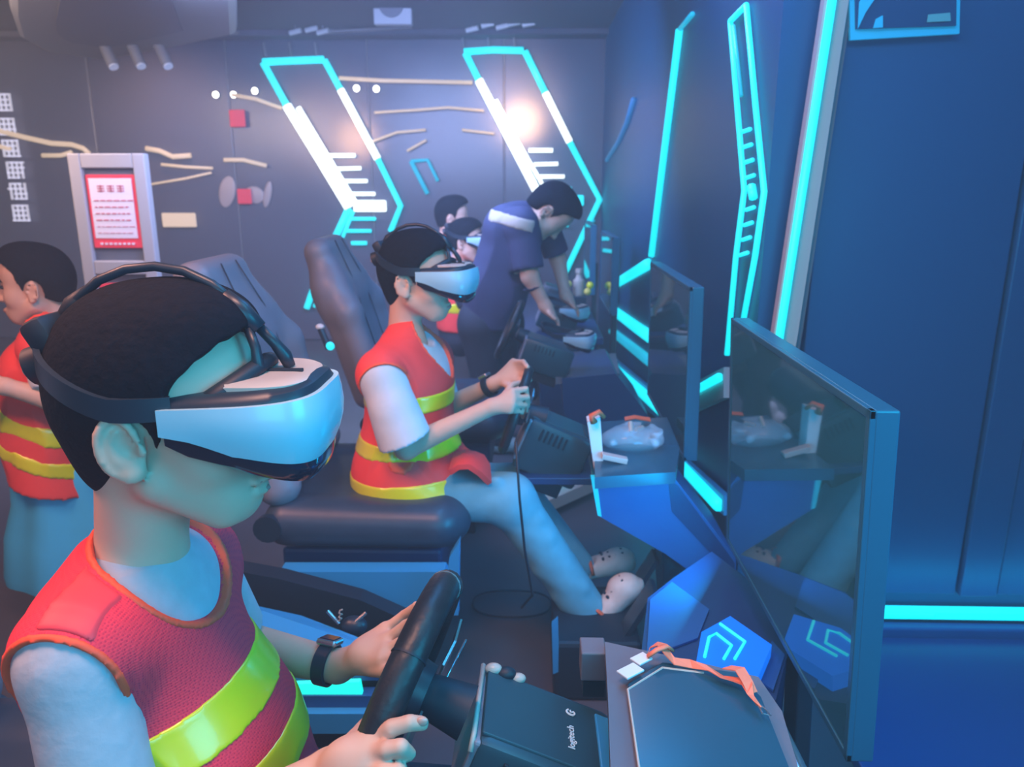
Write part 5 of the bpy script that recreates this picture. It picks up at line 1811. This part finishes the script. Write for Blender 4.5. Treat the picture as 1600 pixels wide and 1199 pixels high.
MB().box(P(866, 736, Y=2.0), (.20, .16, .02), bev=.003).top('clamp_shelf', 'navyp', 'thin dark shelf carrying the second wheel base', 'shelf')

# ---- third console and what stands on it
t = thing('console', P(900, 640, Y=3.2) * [1, 1, 0], 'third console with pale top, beyond the second monitor', 'console', 'consoles in front of the monitors')
z3 = P(915, 575, Y=3.3)[2]
MB().prism([P(x, y, Z=z3) for x, y in [(868, 590), (872, 558), (962, 552), (968, 584)]], (0, 0, -.03)).part('top_plate', 'greyp', t)
MB().prism([P(x, y, Y=3.12) for x, y in [(878, 592), (962, 584), (1012, 648), (1000, 690), (900, 680), (880, 640)]], (0, .5, 0)).part('front_block', 'navyp', t)
t = thing('platform_light', P(865, 755, Z=.1), 'cyan light strip on a pale platform edge behind the jeans of the second boy', 'light')
MB().prism([P(x, y, Z=.09) for x, y in [(840, 790), (822, 768), (905, 736), (958, 738)]], (0, 0, -.05)).part('platform_edge', 'pinkg', t)
MB().tube([P(x, y, Z=.11) for x, y in [(822, 764), (850, 754), (892, 742)]], .022, 8).part('light_tube', 'led', t, smooth=True)
headset('vr_headset', P(880, 530, Y=3.25), .80, math.radians(-20), 0, 0, 'white headset lying on the third console', 'headsets lying on consoles', on_head=False)
headset('vr_headset', P(880, 486, Y=4.2), .85, math.radians(-35), 0, 0, 'far white headset lying past the third console', 'headsets lying on consoles', on_head=False)
t = thing('small_bottle', P(905, 462, Y=4.6) - [0, 0, .14], 'beige bottle with yellow green bits by the far monitors', 'bottle')
a = P(904, 462, Y=4.6)
a[2] -= .0
MB().box(a + [0, 0, -.07], (.09, .09, .14), bev=.004).part('pedestal_block', 'dark', t)
MB().loft([[a + np.array([r * math.cos(q), r * math.sin(q), z_]) for q in np.linspace(0, 2 * math.pi, 17)[:-1]] for r, z_ in ((.030, 0), (.034, .01), (.034, .09), (.018, .11), (.016, .13), (.022, .135), (.022, .16))]).part('body', 'beige', t, smooth='auto')
for k, (x, y, m_) in enumerate([(888, 444, 'yellow'), (922, 446, 'lime'), (886, 455, 'bluel'), (918, 456, 'yellow')]):
    MB().ell(P(x, y, Y=4.55), (.022, .02, .022), nu=10, nv=7).part('coloured_bit', m_, t, smooth=True)

t = thing('console', (.25, 4.9, 0), 'low dark console far back by the glass corner, under the farthest wheel bases', 'console', 'consoles in front of the monitors')
MB().box((.16, 4.85, .50), (.44, 1.7, .04), bev=.006).part('top_plate', 'navyp', t)
MB().box((.20, 4.85, .24), (.30, 1.6, .48), bev=.006).part('cabinet', 'navyp', t)

# ---- cables
pc_ = P(800, 945, Z=.01)
MB().tube([pc_ + np.array([.125 * math.cos(a), .085 * math.sin(a), .004 + .003 * math.sin(3 * a)]) for a in np.linspace(0, 2 * math.pi, 41)[:-1]], .0035, 6, closed=True).top('floor_cable', 'black', 'thin black cable looped on the floor', 'cable', smooth=True)
MB().tube([P(806, 690, Y=1.62), P(812, 780, Y=1.60), P(820, 860, Y=1.62), P(832, 930, Y=1.70), P(815, 950, Y=1.85)], .0032, 6).top('hanging_cable', 'black', 'thin black cable hanging across the jeans of the second boy', 'cable', smooth=True)
MB().tube([P(728, 1000, Y=.95), P(708, 1040, Y=.90), P(690, 1075, Y=.86)], .0016, 6).top('thin_wire', 'silver', 'thin shiny wire behind the near steering wheel', 'cable', smooth=True)

# ---- watches
def watch(wr, el, label, r=.026, face_dir=(0, 0, 1), big=False):
    ax = wr - el; ax /= np.linalg.norm(ax)
    c = wr - ax * .018
    fd = np.array(face_dir, float); fd = fd - ax * (fd @ ax); fd /= np.linalg.norm(fd)
    sd = np.cross(ax, fd)
    t = thing('wristwatch', c - fd * r, label, 'watch', 'wristwatches')
    pts = [c + r * (math.cos(a) * fd + math.sin(a) * sd) for a in np.linspace(0, 2 * math.pi, 33)[:-1]]
    rings = []
    for a in np.linspace(0, 2 * math.pi, 33)[:-1]:
        d = math.cos(a) * fd + math.sin(a) * sd
        rings.append([c + d * r + ax * .010, c + d * (r + .004) + ax * .009, c + d * (r + .004) - ax * .009, c + d * r - ax * .010])
    rings.append(rings[0])
    MB().loft(rings, cap=False).part('strap', 'dark', t, smooth='auto')
    R = Matrix((ax, sd, fd)).transposed().to_4x4()
    MB().box(c + fd * (r + .006), (.030, .030, .009), R, bev=.003).part('case', 'silver', t, 'pale metal case')
    MB().box(c + fd * (r + .0108), (.023, .023, .002), R, bev=.001).part('face', 'smoke', t)
    return t


watch(wL, eL, 'watch with pale case and dark strap on the far wrist of the nearest boy', .0265, (.1, .35, 1))
watch(wL2, eL2, 'small watch on the far wrist of the second boy', .026, (0, 0, 1))
